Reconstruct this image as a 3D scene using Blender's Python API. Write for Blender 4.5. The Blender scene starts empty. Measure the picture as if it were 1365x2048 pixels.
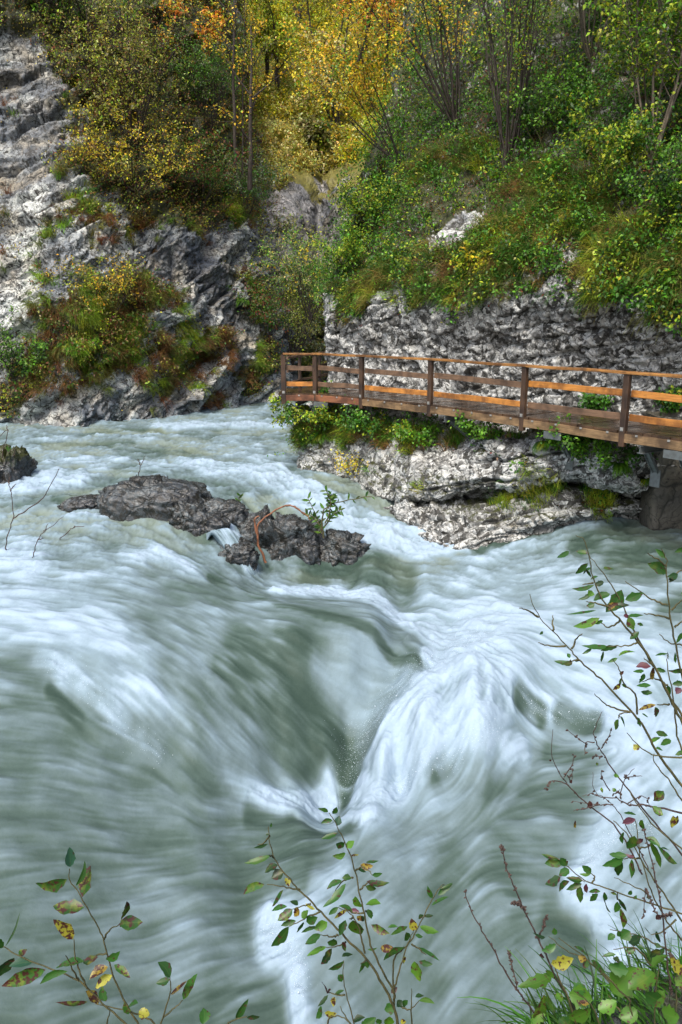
import bpy, math, random, time
import numpy as np
from mathutils import Vector
from mathutils.bvhtree import BVHTree
T0 = time.time()
sc = bpy.context.scene
C = sc.collection
R = math.radians

# ------------------------------------------------------------------ camera, world, sun, exposure
F_PX = 1593.0                       # focal length in photo pixels (28 mm on a 36 mm tall frame)
PITCH = math.atan((1024 - 630) / F_PX)
cam = bpy.data.cameras.new('camera'); cam.sensor_fit = 'VERTICAL'
cam.sensor_height = 36; cam.sensor_width = 24; cam.lens = F_PX / 2048 * 36
cam.clip_start = 0.05; cam.clip_end = 2000
co = bpy.data.objects.new('camera', cam); C.objects.link(co)
co.location = (0, 0, 0); co.rotation_euler = (math.pi / 2 - PITCH, 0, 0)
sc.camera = co

SUN_EL, SUN_AZ = 56, -158             # azimuth measured from +Y towards +X
w = bpy.data.worlds.new('World'); sc.world = w; w.use_nodes = True
nt = w.node_tree
bg = nt.nodes['Background']
sky = nt.nodes.new('ShaderNodeTexSky'); sky.sky_type = 'NISHITA'; sky.sun_disc = False
sky.sun_elevation = R(SUN_EL); sky.sun_rotation = R(SUN_AZ); sky.dust_density = 5.0; sky.air_density = 1.0
nt.links.new(sky.outputs[0], bg.inputs[0]); bg.inputs[1].default_value = 0.13
sd = bpy.data.lights.new('sun', 'SUN'); sd.energy = 1.7; sd.angle = R(16); sd.color = (1.0, 0.95, 0.87)
so = bpy.data.objects.new('sun', sd); C.objects.link(so)
sv = Vector((math.sin(R(SUN_AZ)) * math.cos(R(SUN_EL)), math.cos(R(SUN_AZ)) * math.cos(R(SUN_EL)), math.sin(R(SUN_EL))))
so.rotation_euler = sv.to_track_quat('Z', 'Y').to_euler()
sc.view_settings.view_transform = 'Standard'; sc.view_settings.look = 'None'
sc.view_settings.exposure = 0.95; sc.view_settings.gamma = 1.0
sc.render.engine = 'CYCLES'
sc.cycles.use_denoising = True
sc.cycles.max_bounces = 6; sc.cycles.diffuse_bounces = 3; sc.cycles.glossy_bounces = 2
sc.cycles.transmission_bounces = 3; sc.cycles.transparent_max_bounces = 4

# ------------------------------------------------------------------ pixel of the photograph -> point of the place
cp, sp = math.cos(PITCH), math.sin(PITCH)
def ray(px, py):
    u = (np.asarray(px, float) - 682.5) / F_PX; v = -(np.asarray(py, float) - 1024) / F_PX
    return np.stack([u, cp + v * sp, -sp + v * cp], -1)
def at(px, py, Y):
    r = ray(px, py); return r * (np.asarray(Y, float) / r[..., 1])[..., None]
def atz(px, py, z):
    r = ray(px, py); return r * (np.asarray(z, float) / r[..., 2])[..., None]

# ------------------------------------------------------------------ noise
_rs = np.random.RandomState(7)
PERM = np.tile(_rs.permutation(256), 3)
G3 = _rs.normal(size=(256, 3)); G3 /= np.linalg.norm(G3, axis=1, keepdims=True)
RV = _rs.rand(256, 3)
def perlin(p):
    p = np.asarray(p, float); i = np.floor(p).astype(np.int64); f = p - i; i &= 255
    u = f * f * f * (f * (f * 6 - 15) + 10)
    out = 0
    for dx in (0, 1):
        wx = u[:, 0] if dx else 1 - u[:, 0]
        a = PERM[(i[:, 0] + dx) & 255]
        for dy in (0, 1):
            wy = u[:, 1] if dy else 1 - u[:, 1]
            b = PERM[a + ((i[:, 1] + dy) & 255)]
            for dz in (0, 1):
                wz = u[:, 2] if dz else 1 - u[:, 2]
                g = G3[PERM[b + ((i[:, 2] + dz) & 255)]]
                d = g[:, 0] * (f[:, 0] - dx) + g[:, 1] * (f[:, 1] - dy) + g[:, 2] * (f[:, 2] - dz)
                out = out + wx * wy * wz * d
    return out * 1.6
def fbm(p, octv=4, gain=0.5, lac=2.03, ridge=False):
    a, s, o, n = 1.0, 0.0, 0.0, np.asarray(p, float)
    for k in range(octv):
        v = perlin(n + 17.3 * k)
        if ridge: v = 1 - 2 * np.abs(v)
        o = o + a * v; s += a; a *= gain; n = n * lac
    return o / s
def worley(p):
    """returns F1, F2 and a random value of the nearest cell"""
    p = np.asarray(p, float); i = np.floor(p).astype(np.int64); f = p - i
    d1 = np.full(len(p), 9.0); d2 = d1.copy(); cid = np.zeros(len(p))
    for dx in (-1, 0, 1):
        for dy in (-1, 0, 1):
            for dz in (-1, 0, 1):
                h = PERM[PERM[PERM[(i[:, 0] + dx) & 255] + ((i[:, 1] + dy) & 255)] + ((i[:, 2] + dz) & 255)]
                q = RV[h]
                d = np.sqrt((q[:, 0] + dx - f[:, 0]) ** 2 + (q[:, 1] + dy - f[:, 1]) ** 2 + (q[:, 2] + dz - f[:, 2]) ** 2)
                m = d < d1
                d2 = np.where(m, d1, np.minimum(d2, d)); cid = np.where(m, h / 255.0, cid); d1 = np.where(m, d, d1)
    return d1, d2, cid
def facet(p):
    """every cell is a flat face tilted its own way: broken rock"""
    p = np.asarray(p, float); i = np.floor(p).astype(np.int64); f = p - i; d1 = np.full(len(p), 9.0); o = np.zeros(len(p))
    for dx in (-1, 0, 1):
        for dy in (-1, 0, 1):
            for dz in (-1, 0, 1):
                h = PERM[PERM[PERM[(i[:, 0] + dx) & 255] + ((i[:, 1] + dy) & 255)] + ((i[:, 2] + dz) & 255)]; q = RV[h]
                v = np.stack([f[:, 0] - q[:, 0] - dx, f[:, 1] - q[:, 1] - dy, f[:, 2] - q[:, 2] - dz], 1); d = (v * v).sum(1); m = d < d1
                o = np.where(m, (v * G3[(h * 7 + 3) & 255]).sum(1) + 0.6 * (RV[(h * 5) & 255, 1] - 0.5), o); d1 = np.where(m, d, d1)
    return o
def sstep(a, b, x):
    t = np.clip((x - a) / (b - a), 0, 1); return t * t * (3 - 2 * t)

# ------------------------------------------------------------------ mesh helpers
def tag(o, label=None, cat=None, group=None, kind=None):
    if label: o['label'] = label
    if cat: o['category'] = cat
    if group: o['group'] = group
    if kind: o['kind'] = kind
    return o
def mesh(name, V, Fq, mat, parent=None, smooth=True, attrs=None, k=None, link=True):
    """V (n,3); Fq (m,k) constant polygon size"""
    V = np.ascontiguousarray(V, np.float32); Fq = np.ascontiguousarray(Fq, np.int32); k = Fq.shape[1]
    me = bpy.data.meshes.new(name); me.vertices.add(len(V)); me.vertices.foreach_set('co', V.ravel())
    me.loops.add(Fq.size); me.loops.foreach_set('vertex_index', Fq.ravel())
    me.polygons.add(len(Fq)); me.polygons.foreach_set('loop_start', np.arange(0, Fq.size, k, dtype=np.int32))
    me.update(calc_edges=True)
    me.polygons.foreach_set('use_smooth', np.full(len(Fq), smooth))
    for nm, val in (attrs or {}).items():
        val = np.asarray(val, np.float32)
        if val.ndim == 1:
            a = me.attributes.new(nm, 'FLOAT', 'POINT'); a.data.foreach_set('value', val)
        elif val.shape[1] == 2:
            a = me.attributes.new(nm, 'FLOAT2', 'POINT'); a.data.foreach_set('vector', val.ravel())
        else:
            a = me.attributes.new(nm, 'FLOAT_COLOR', 'POINT')
            a.data.foreach_set('color', np.concatenate([val, np.ones((len(val), 1), np.float32)], 1).ravel())
    if mat: me.materials.append(mat)
    if not link: return me
    o = bpy.data.objects.new(name, me); C.objects.link(o)
    if parent is not None: o.parent = parent
    return o
def empty(name, loc, label, cat, group=None):
    o = bpy.data.objects.new(name, None); C.objects.link(o); o.location = loc; o.empty_display_size = 0.2
    return tag(o, label, cat, group)
def gridfaces(nr, nc):
    a = np.arange((nr - 1) * nc).reshape(nr - 1, nc)[:, :-1].ravel()
    return np.stack([a, a + 1, a + nc + 1, a + nc], 1)
class Geo:
    """collects polygons of 4 corners for one mesh"""
    def __init__(s): s.V = []; s.F = []; s.A = {}; s.n = 0
    def add(s, V, Fq, **attrs):
        V = np.asarray(V, float).reshape(-1, 3); s.V.append(V); s.F.append(np.asarray(Fq) + s.n)
        for k_, v in attrs.items():
            s.A.setdefault(k_, []).append(np.broadcast_to(np.asarray(v, float), (len(V),) + np.shape(v)[-1:] if np.ndim(v) else (len(V),)))
        s.n += len(V)
    def box(s, c, ax, ay, az, sx, sy, sz, bev=0.0, **attrs):
        """box centred at c with unit axes and full sizes; chamfered along its long (x) edges"""
        c = np.asarray(c, float); b = bev
        hx, hy, hz = sx / 2, sy / 2, sz / 2
        if b > 0:
            prof = [(-hy + b, -hz), (hy - b, -hz), (hy, -hz + b), (hy, hz - b), (hy - b, hz), (-hy + b, hz), (-hy, hz - b), (-hy, -hz + b)]
        else:
            prof = [(-hy, -hz), (hy, -hz), (hy, hz), (-hy, hz)]
        n = len(prof); ax, ay, az = map(np.asarray, (ax, ay, az))
        V = [c + ax * x + ay * y + az * z for x in (-hx, hx) for (y, z) in prof]
        Fq = [(i, (i + 1) % n, (i + 1) % n + n, i + n) for i in range(n)]
        if n == 4: Fq += [(0, 3, 2, 1), (4, 5, 6, 7)]
        else:
            for o_ in (0, n): Fq += [(o_, o_ + 1, o_ + 2, o_ + 3), (o_, o_ + 3, o_ + 4, o_ + 7), (o_ + 4, o_ + 5, o_ + 6, o_ + 7)]
        s.add(V, Fq, **attrs)
    def tube(s, P, r, n=5, **attrs):
        P = np.asarray(P, float); r = np.broadcast_to(np.asarray(r, float), (len(P),))
        t = np.gradient(P, axis=0); t /= np.linalg.norm(t, axis=1, keepdims=True) + 1e-9
        up = np.array([0.31, 0.2, 0.93]) if abs(t[0][2]) < 0.8 else np.array([0.9, 0.1, 0.2])
        a = np.cross(t, up); a /= np.linalg.norm(a, axis=1, keepdims=True) + 1e-9; b = np.cross(t, a)
        th = np.arange(n) * 2 * np.pi / n
        V = P[:, None] + r[:, None, None] * (a[:, None] * np.cos(th)[None, :, None] + b[:, None] * np.sin(th)[None, :, None])
        i = np.arange(len(P) - 1)[:, None] * n; j = np.arange(n)[None]; j2 = (j + 1) % n
        Fq = np.stack([i + j, i + j2, i + j2 + n, i + j + n], -1).reshape(-1, 4)
        s.add(V.reshape(-1, 3), Fq, **attrs)
    def build(s, name, mat, parent=None, smooth=True, loc=None, link=True):
        V = np.concatenate(s.V); Fq = np.concatenate(s.F)
        if loc is not None: V = V - np.asarray(loc)
        at_ = {k_: np.concatenate(v) for k_, v in s.A.items()}
        return mesh(name, V, Fq, mat, parent, smooth, at_, link=link)
def catmull(P, n, axis):
    """dense Catmull-Rom interpolation of a control lattice along axis"""
    P = np.moveaxis(P, axis, 0); m = len(P)
    t = np.linspace(0, m - 1, n); i = np.clip(np.floor(t).astype(int), 0, m - 2); f = (t - i).reshape((-1,) + (1,) * (P.ndim - 1))
    p0 = P[np.clip(i - 1, 0, m - 1)]; p1 = P[i]; p2 = P[i + 1]; p3 = P[np.clip(i + 2, 0, m - 1)]
    o = 0.5 * (2 * p1 + (p2 - p0) * f + (2 * p0 - 5 * p1 + 4 * p2 - p3) * f ** 2 + (3 * p1 - p0 - 3 * p2 + p3) * f ** 3)
    return np.moveaxis(o, 0, axis)
def smoothpath(P, n): return catmull(np.asarray(P, float), n, 0)
def normals(G):
    du = np.gradient(G, axis=1); dv = np.gradient(G, axis=0)
    n = np.cross(du, dv); return n / (np.linalg.norm(n, axis=2, keepdims=True) + 1e-9)
def copy_tree(o, parent=None):
    c = o.copy(); C.objects.link(c); c.parent = parent
    for ch in list(o.children): copy_tree(ch, c)
    return c

# ------------------------------------------------------------------ materials
class Mat:
    def __init__(s, name):
        s.m = bpy.data.materials.new(name); s.m.use_nodes = True; s.t = s.m.node_tree
        s.b = s.t.nodes['Principled BSDF']; s.out = s.t.nodes['Material Output']
    def n(s, typ, ins=None, **kw):
        nd = s.t.nodes.new('ShaderNode' + typ)
        for k_, v in kw.items(): setattr(nd, k_, v)
        for k_, v in (ins or {}).items():
            if isinstance(v, (bpy.types.NodeSocket,)): s.t.links.new(v, nd.inputs[k_])
            else: nd.inputs[k_].default_value = v
        return nd
    def link(s, a, b): s.t.links.new(a, b)
    def ramp(s, fac, stops, interp='LINEAR'):
        r = s.n('ValToRGB', {0: fac}); e = r.color_ramp.elements; r.color_ramp.interpolation = interp
        while len(e) < len(stops): e.new(0.5)
        for el, (p, c) in zip(e, stops):
            el.position = p; el.color = (c, c, c, 1) if isinstance(c, (int, float)) else tuple(c) + (1,)
        return r.outputs[0]
    def mix(s, fac, a, b, mode='MIX'):
        m = s.n('MixRGB', blend_type=mode)
        for i_, v in zip((0, 1, 2), (fac, a, b)):
            if isinstance(v, bpy.types.NodeSocket): s.link(v, m.inputs[i_])
            elif i_ and not hasattr(v, '__len__'): m.inputs[i_].default_value = (v, v, v, 1)
            elif i_: m.inputs[i_].default_value = tuple(v) + (1,)
            else: m.inputs[i_].default_value = v
        return m.outputs[0]
    def math(s, op, a, b=0.0, clamp=False):
        m = s.n('Math', operation=op, use_clamp=clamp)
        for i_, v in enumerate((a, b)):
            if isinstance(v, bpy.types.NodeSocket): s.link(v, m.inputs[i_])
            else: m.inputs[i_].default_value = v
        return m.outputs[0]
    def noise(s, vec, scale, detail=5, rough=0.55, dist=0.0):
        return s.n('TexNoise', {'Vector': vec, 'Scale': scale, 'Detail': detail, 'Roughness': rough, 'Distortion': dist}).outputs[0]
    def pos(s): return s.n('TexCoord').outputs['Object']
    def attr(s, nm, col=False):
        return s.n('Attribute', attribute_name=nm).outputs['Color' if col else 'Fac']
    def bump(s, h, strength, dist, prev=None):
        ins = {'Height': h, 'Strength': strength, 'Distance': dist}
        if prev is not None: ins['Normal'] = prev
        return s.n('Bump', ins).outputs[0]

def rock_material(name, light, mid, dark, crack, speck, wet=0.45, warm=(0.50, 0.43, 0.30), m0=(0.010, 0.013, 0.004), m1=(0.055, 0.062, 0.012), thr=0.45, cells=0.0):
    """weathered limestone: pale faces, dark lichen-filled crevices, moss where the surface carries it"""
    M = Mat(name); p = M.pos()
    wob = M.n('VectorMath', {0: p, 1: M.n('TexNoise', {'Vector': p, 'Scale': 1.7, 'Detail': 4}).outputs['Color']}, operation='ADD').outputs[0]
    n1 = M.noise(wob, 1.1, 8, 0.62)
    n2 = M.noise(p, 5.5, 8, 0.7, 0.6)
    n3 = M.noise(p, 19, 6, 0.7)
    n4 = M.noise(wob, 12.0, 4, 0.6, 1.2)
    vor = M.n('TexVoronoi', {'Vector': wob, 'Scale': crack}, feature='DISTANCE_TO_EDGE').outputs['Distance']
    vor2 = M.n('TexVoronoi', {'Vector': wob, 'Scale': crack * 2.7}, feature='DISTANCE_TO_EDGE').outputs['Distance']
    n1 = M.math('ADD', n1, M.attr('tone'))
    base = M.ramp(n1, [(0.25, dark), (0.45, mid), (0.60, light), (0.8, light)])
    base = M.mix(M.ramp(M.noise(p, 0.8, 5), [(0.48, 0), (0.68, 0.6)]), base, warm)
    base = M.mix(M.ramp(M.noise(p, 0.37, 5, 0.6, 0.5), [(0.5, 0), (0.62, 0.75)]), base, (mid[0] * 0.62, mid[1] * 0.68, mid[2] * 0.82))
    spk = M.ramp(n2, [(thr - speck, 0.0), (thr - speck + 0.05, 1.0)])
    base = M.mix(spk, (0.022, 0.021, 0.018), base)
    if cells: base = M.mix(M.ramp(n4, [(0.47, 0.1), (0.52, 1.0)]), (0.035, 0.034, 0.03), base)
    base = M.mix(M.ramp(n3, [(0.34, 0.45), (0.46, 1.0)]), (0.05, 0.048, 0.04), base)
    if cells:
        vc = M.n('TexVoronoi', {'Vector': wob, 'Scale': cells}).outputs['Color']; vb = M.n('SeparateXYZ', {0: vc}).outputs[0]
        base = M.mix(M.ramp(vb, [(0.15, 0.0), (0.9, 0.75)]), base, (light[0], light[1], light[2])); base = M.mix(M.ramp(vb, [(0.12, 0.7), (0.3, 0.0)]), base, (0.05, 0.05, 0.045))
    ck = M.math('MULTIPLY', M.ramp(vor, [(0.0, 0.05), (0.05, 1)]), M.ramp(vor2, [(0.0, 0.35), (0.06, 1)]))
    base = M.mix(ck, (0.02, 0.02, 0.016), base)
    strat = M.attr('strat')
    base = M.mix(M.ramp(strat, [(0.0, 0.0), (0.8, 1.0)]), (0.02, 0.019, 0.016), base)
    mo = M.math('ADD', M.attr('moss'), M.math('MULTIPLY', M.math('SUBTRACT', n2, 0.5), 1.6))
    mossc = M.mix(M.noise(p, 3.0, 4), m0, m1)
    base = M.mix(M.ramp(mo, [(0.42, 0), (0.62, 1)]), base, mossc)
    M.link(base, M.b.inputs['Base Color'])
    M.link(M.ramp(n3, [(0.3, wet), (0.7, wet + 0.3)]), M.b.inputs['Roughness'])
    M.b.inputs['Specular IOR Level'].default_value = 0.45
    h = M.math('ADD', M.math('MULTIPLY', n2, 0.7), M.math('MULTIPLY', M.math('MINIMUM', vor, 0.12), 4.0))
    b1 = M.bump(h, 0.55, 0.08)
    b2 = M.bump(n3, 0.5, 0.02, b1)
    M.link(b2, M.b.inputs['Normal'])
    return M.m
LIGHT, MID, DARK = (0.50, 0.53, 0.51), (0.16, 0.178, 0.192), (0.05, 0.057, 0.066)
m_rock_left = rock_material('limestone_left', LIGHT, MID, DARK, 1.3, 0.0, thr=0.42)
m_rock_right = rock_material('limestone_right', (0.66, 0.68, 0.66), (0.33, 0.34, 0.34), (0.12, 0.12, 0.12), 2.8, 0.0, warm=(0.46, 0.38, 0.26), thr=0.495, cells=6.0)
m_rock_far = rock_material('limestone_far', (0.42, 0.41, 0.40), (0.2, 0.2, 0.2), DARK, 0.7, 0.05, warm=(0.3, 0.26, 0.2), m0=(0.08, 0.065, 0.015), m1=(0.20, 0.19, 0.04))
m_rock_wet = rock_material('wet_boulder_stone', (0.15, 0.175, 0.185), (0.045, 0.054, 0.058), (0.013, 0.016, 0.017), 2.2, 0.0, wet=0.12, warm=(0.045, 0.045, 0.055))

def leaf_material(name, gloss=0.45, trans=0.35):
    M = Mat(name); c = M.attr('tint', True)
    M.link(c, M.b.inputs['Base Color']); M.b.inputs['Roughness'].default_value = gloss
    M.b.inputs['Specular IOR Level'].default_value = 0.35
    tr = M.n('BsdfTranslucent', {'Color': M.mix(1.0, c, (1.0, 1.0, 0.55), 'MULTIPLY')})
    mx = M.n('MixShader', {0: trans, 1: M.b.outputs[0], 2: tr.outputs[0]})
    M.link(mx.outputs[0], M.out.inputs[0])
    return M.m
m_leaf = leaf_material('leaves')
m_grass = leaf_material('grass_blades', 0.6, 0.3)
def bark_material(name, a, b, sc_=14, rough=0.8):
    M = Mat(name); p = M.pos()
    mp = M.n('Mapping', {'Vector': p, 'Scale': (1, 1, 0.35)}).outputs[0]
    n1 = M.noise(mp, sc_, 6, 0.65)
    M.link(M.mix(M.ramp(n1, [(0.35, 0), (0.65, 1)]), a, b), M.b.inputs['Base Color'])
    M.b.inputs['Roughness'].default_value = rough
    M.link(M.bump(n1, 0.6, 0.02), M.b.inputs['Normal'])
    return M.m
m_bark_dark = bark_material('dark_bark', (0.014, 0.010, 0.008), (0.05, 0.038, 0.028))
m_bark_grey = bark_material('grey_lichen_bark', (0.05, 0.04, 0.028), (0.17, 0.14, 0.10))
m_twig = bark_material('green_brown_twig', (0.035, 0.04, 0.012), (0.10, 0.085, 0.03), 40)
m_deadtwig = bark_material('dead_twig', (0.03, 0.02, 0.016), (0.08, 0.05, 0.04), 40)
m_redtwig = bark_material('red_brown_twig', (0.12, 0.045, 0.02), (0.28, 0.12, 0.06), 30, 0.5)
# ------------------------------------------------------------------ river water
def polar(P):
    """conformal-like plan coordinates round the viewpoint: bearing and log range (a third)"""
    return np.stack([np.arctan2(P[..., 0], P[..., 1]), np.log(np.hypot(P[..., 0], P[..., 1])) / 3.0], -1)
WZ = [  # (column, row, water level): surveyed heads of the water
 (-500,870,-4.3),(-500,1000,-4.35),(0,850,-4.3),(250,835,-4.3),(500,820,-4.3),(600,826,-4.3),(0,900,-4.3),(300,890,-4.28),(560,890,-4.32),(500,930,-4.3),(200,930,-4.3),
 (0,960,-4.33),(150,985,-4.24),(60,1005,-4.30),(230,985,-4.26),(430,950,-4.30),(-250,1060,-4.55),(0,1060,-4.5),(150,1050,-4.42),(300,1035,-4.42),(370,1060,-4.6),(400,1100,-4.85),
 (100,1150,-4.75),(300,1150,-4.82),(0,1250,-4.92),(200,1250,-4.97),(400,1180,-4.88),(440,1040,-4.5),(480,1085,-4.85),(510,1135,-5.25),
 (500,980,-4.33),(600,965,-4.42),(650,1030,-4.74),(740,1060,-4.98),(800,1085,-5.12),(880,1108,-5.26),
 (600,1160,-5.38),(530,1150,-5.36),(750,1130,-5.22),(850,1150,-5.3),(700,1185,-5.68),(900,1190,-5.45),(800,1215,-5.8),(900,1262,-5.72),(600,1180,-5.58),
 (1300,1016,-4.32),(1365,1028,-4.26),(1600,1030,-4.26),(1200,1034,-4.45),(1100,1060,-4.72),(1000,1092,-5.0),(930,1108,-5.15),(1365,1100,-4.5),(1365,1200,-4.9),
 (1200,1140,-4.85),(1100,1200,-5.2),(1000,1200,-5.38),(1365,1350,-5.3),(1200,1300,-5.42),(1600,1300,-5.1),
 (900,1300,-5.5),(985,1275,-5.38),(880,1340,-5.58),(790,1400,-5.78),(765,1470,-5.9),(745,1530,-6.2),(700,1592,-6.9),(800,1592,-6.55),(900,1535,-6.1),(840,1440,-5.62),(950,1400,-5.42),
 (1050,1340,-5.48),(1060,1430,-5.95),(1150,1450,-5.95),(1220,1430,-5.78),(1300,1500,-5.85),
 (450,1150,-5.0),(550,1196,-5.02),(650,1213,-5.04),(750,1252,-5.17),(830,1300,-5.42),(865,1340,-5.72),
 (500,1280,-5.16),(600,1330,-5.40),(700,1330,-5.52),(790,1370,-5.9),(400,1280,-5.12),(600,1450,-6.1),(680,1440,-6.2),(740,1420,-6.15),(500,1450,-5.92),(690,1520,-6.8),(640,1580,-7.0),(560,1540,-6.5),
 (400,1450,-5.68),(300,1350,-5.22),(200,1330,-5.08),(90,1330,-5.12),
 (0,1400,-5.3),(150,1440,-5.5),(250,1500,-5.78),(350,1560,-6.08),(450,1612,-6.4),(600,1628,-6.52),(700,1622,-6.5),(800,1612,-6.32),(900,1590,-6.2),(1000,1550,-6.1),
 (0,1600,-5.7),(200,1650,-6.05),(400,1750,-6.42),(600,1720,-6.42),(0,1850,-6.1),(0,2048,-6.35),(300,1900,-6.52),(500,2048,-6.75),(620,1800,-6.4),(540,1880,-6.68),(650,1900,-6.5),
 (800,1750,-6.3),(1000,1700,-6.3),(1000,1900,-6.6),(800,2048,-6.8),(1100,1600,-6.2),(1200,1560,-6.0),(1300,1650,-6.1),(1365,1500,-5.8),(1200,1750,-6.3),(1365,1800,-6.3),(1200,2000,-6.7),
 (-400,1400,-5.2),(-400,1800,-5.9),(1800,1400,-5.5),(1800,1800,-6.2),(300,2600,-6.9),(1100,2600,-6.9),(-200,2600,-6.6),(1600,2600,-6.7)]
WZ = np.array(WZ, float); WP = atz(WZ[:, 0], WZ[:, 1], WZ[:, 2])
def tps_fit(X, y, lam):
    n = len(X); d = np.linalg.norm(X[:, None] - X[None], axis=2); K = np.where(d > 0, d * d * np.log(d + 1e-12), 0) + lam * np.eye(n)
    P = np.concatenate([np.ones((n, 1)), X], 1); A = np.block([[K, P], [P.T, np.zeros((3, 3))]])
    return np.linalg.solve(A, np.concatenate([y, np.zeros(3)]))
WX = polar(WP); WC = tps_fit(WX, WZ[:, 2], 2.5e-4)
def tps_eval(X, Xc, c):
    out = np.zeros(len(X))
    for s in range(0, len(X), 20000):
        x = X[s:s + 20000]; d = np.linalg.norm(x[:, None] - Xc[None], axis=2)
        out[s:s + 20000] = np.where(d > 0, d * d * np.log(d + 1e-12), 0) @ c[:-3] + c[-3] + x @ c[-2:]
    return out
# lookup tables over bearing / log range
TH0, TH1, LR0, LR1 = -0.95, 0.95, math.log(3.0) / 3, math.log(60.0) / 3
NTH, NLR = 620, 560
gth = np.linspace(TH0, TH1, NTH); glr = np.linspace(LR0, LR1, NLR)
GX = np.stack(np.meshgrid(gth, glr), -1).reshape(-1, 2)
ZT = tps_eval(GX, WX, WC); ZT = np.clip(ZT, -7.5, -4.15).reshape(NLR, NTH)
def blur(A, s0, s1):
    for ax, s in ((0, s0), (1, s1)):
        k = np.exp(-0.5 * (np.arange(-3 * s, 3 * s + 1) / s) ** 2); k /= k.sum()
        A = np.apply_along_axis(lambda r_: np.convolve(np.pad(r_, 3 * s, mode='edge'), k, 'valid'), ax, A)
    return A
_c = polar(atz(np.array([560.0, 640.0]), np.array([1330.0, 1480.0]), np.array([-5.4, -6.3]))); _g = GX.reshape(NLR, NTH, 2)      # the pouring sheet is smooth glass
_m = np.clip(np.exp(-((_g - _c[0]) ** 2 / [0.0032, 0.00022]).sum(-1)) + np.exp(-((_g - _c[1]) ** 2 / [0.0016, 0.0002]).sum(-1)), 0, 1)
ZT = ZT * (1 - _m) + blur(ZT, 9, 16) * _m
def lookup(T, X):
    a = np.clip((X[:, 0] - TH0) / (TH1 - TH0) * (NTH - 1), 0, NTH - 1.001); b = np.clip((X[:, 1] - LR0) / (LR1 - LR0) * (NLR - 1), 0, NLR - 1.001)
    i = a.astype(int); j = b.astype(int); fa = a - i; fb = b - j
    if T.ndim == 3: fa = fa[:, None]; fb = fb[:, None]
    return (T[j, i] * (1 - fa) + T[j, i + 1] * fa) * (1 - fb) + (T[j + 1, i] * (1 - fa) + T[j + 1, i + 1] * fa) * fb
def water_z(P): return lookup(ZT, polar(np.atleast_2d(P)))
def onwater(px, py):
    r = ray(px, py); lo, hi = 2.0, 60.0
    if r[2] >= -1e-3: return np.array([r[0], r[1], 0]) * 40
    t = np.linspace(4, 60, 1500); P = r[None] * t[:, None]; g = P[:, 2] - water_z(P); k = np.argmax(g < 0)
    if k == 0: return r * (-4.3 / r[2])
    f = g[k - 1] / (g[k - 1] - g[k]); return P[k - 1] * (1 - f) + P[k] * f
# flow: short strokes seen on the water, turned into plan directions
FL = [(-100,900,0,903),(0,900,100,903),(300,880,400,882),(450,860,560,862),(500,930,590,960),(300,930,420,935),(620,990,680,1040),(700,1050,790,1085),(820,1090,900,1110),
 (100,1010,200,1012),(150,1080,280,1095),(0,1150,130,1160),(300,1060,400,1120),(0,1250,120,1262),(250,1180,390,1225),(440,1040,500,1120),(480,1080,515,1140),
 (400,1180,520,1230),(420,1290,540,1390),(550,1230,680,1260),(700,1270,810,1320),(650,1240,760,1280),(620,1270,740,1320),(680,1320,790,1370),(560,1340,650,1420),(640,1350,740,1420),(500,1370,590,1460),(600,1460,690,1560),(460,1330,560,1420),(550,1500,640,1580),(780,1300,850,1335),(600,1300,720,1380),(620,1420,700,1510),(500,1450,600,1550),(300,1280,420,1370),(200,1300,300,1370),
 (300,1450,420,1560),(450,1600,600,1625),(120,1360,220,1440),(0,1400,120,1415),(0,1500,150,1512),(150,1560,300,1590),(650,1620,780,1610),(830,1600,960,1560),
 (0,1700,150,1700),(200,1800,350,1775),(300,2000,450,1945),(100,1950,250,1915),(450,1700,600,1680),(500,1800,620,1770),(400,1700,520,1695),(550,1700,680,1672),(350,1900,480,1862),(420,1820,540,1795),(250,1700,380,1690),(520,1960,620,1890),(600,1960,700,1850),(620,2048,700,1960),(700,1800,820,1690),(850,1700,960,1600),
 (800,1950,900,1830),(900,1900,1000,1800),(1000,1700,1150,1705),(950,1750,1100,1745),(1100,1620,1220,1640),(1000,2000,1080,1900),
 (860,1350,760,1440),(800,1430,740,1550),(870,1420,830,1560),(950,1400,930,1520),(1000,1330,1080,1430),(1050,1300,1180,1390),(1100,1400,1180,1480),(1000,1450,980,1530),(1200,1330,1320,1420),
 (1080,1500,960,1560),(1200,1480,1100,1520),(1300,1600,1180,1700),(1250,1700,1160,1800),(1365,1500,1280,1600),(1340,1750,1250,1850),(1250,1900,1150,1850),
 (1365,1080,1230,1070),(1250,1040,1130,1050),(1100,1060,1000,1095),(1365,1180,1200,1170),(1150,1150,1020,1180),(950,1130,1080,1180),(1000,1230,1150,1250),(1300,1270,1150,1260),
 (600,1150,720,1170),(750,1140,860,1160),(560,1180,700,1200),(700,1210,850,1260),(900,1240,1000,1250),(880,1190,1000,1210)]
fm, fv = [], []
for a, b, c, d in FL:
    mx_, my_ = (a + c) / 2, (b + d) / 2
    p, q = onwater(mx_ - (c - a) * 0.25, my_ - (d - b) * 0.25), onwater(mx_ + (c - a) * 0.25, my_ + (d - b) * 0.25); v = (q - p)[:2]; v = v / np.linalg.norm(v); ang = math.atan2(v[1], v[0])
    fm.append(polar((p + q) / 2)); fv.append((math.cos(2 * ang), math.sin(2 * ang)))
fm = np.array(fm); fv = np.array(fv)
d2 = ((GX[:, None] - fm[None]) ** 2).sum(2); wgt = np.exp(-d2 / (2 * 0.021 ** 2)) + 1e-4 / (d2 + 1e-3) * 1e-2
DV = (wgt @ fv) / wgt.sum(1, keepdims=True); DV = DV.reshape(NLR, NTH, 2)
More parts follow.
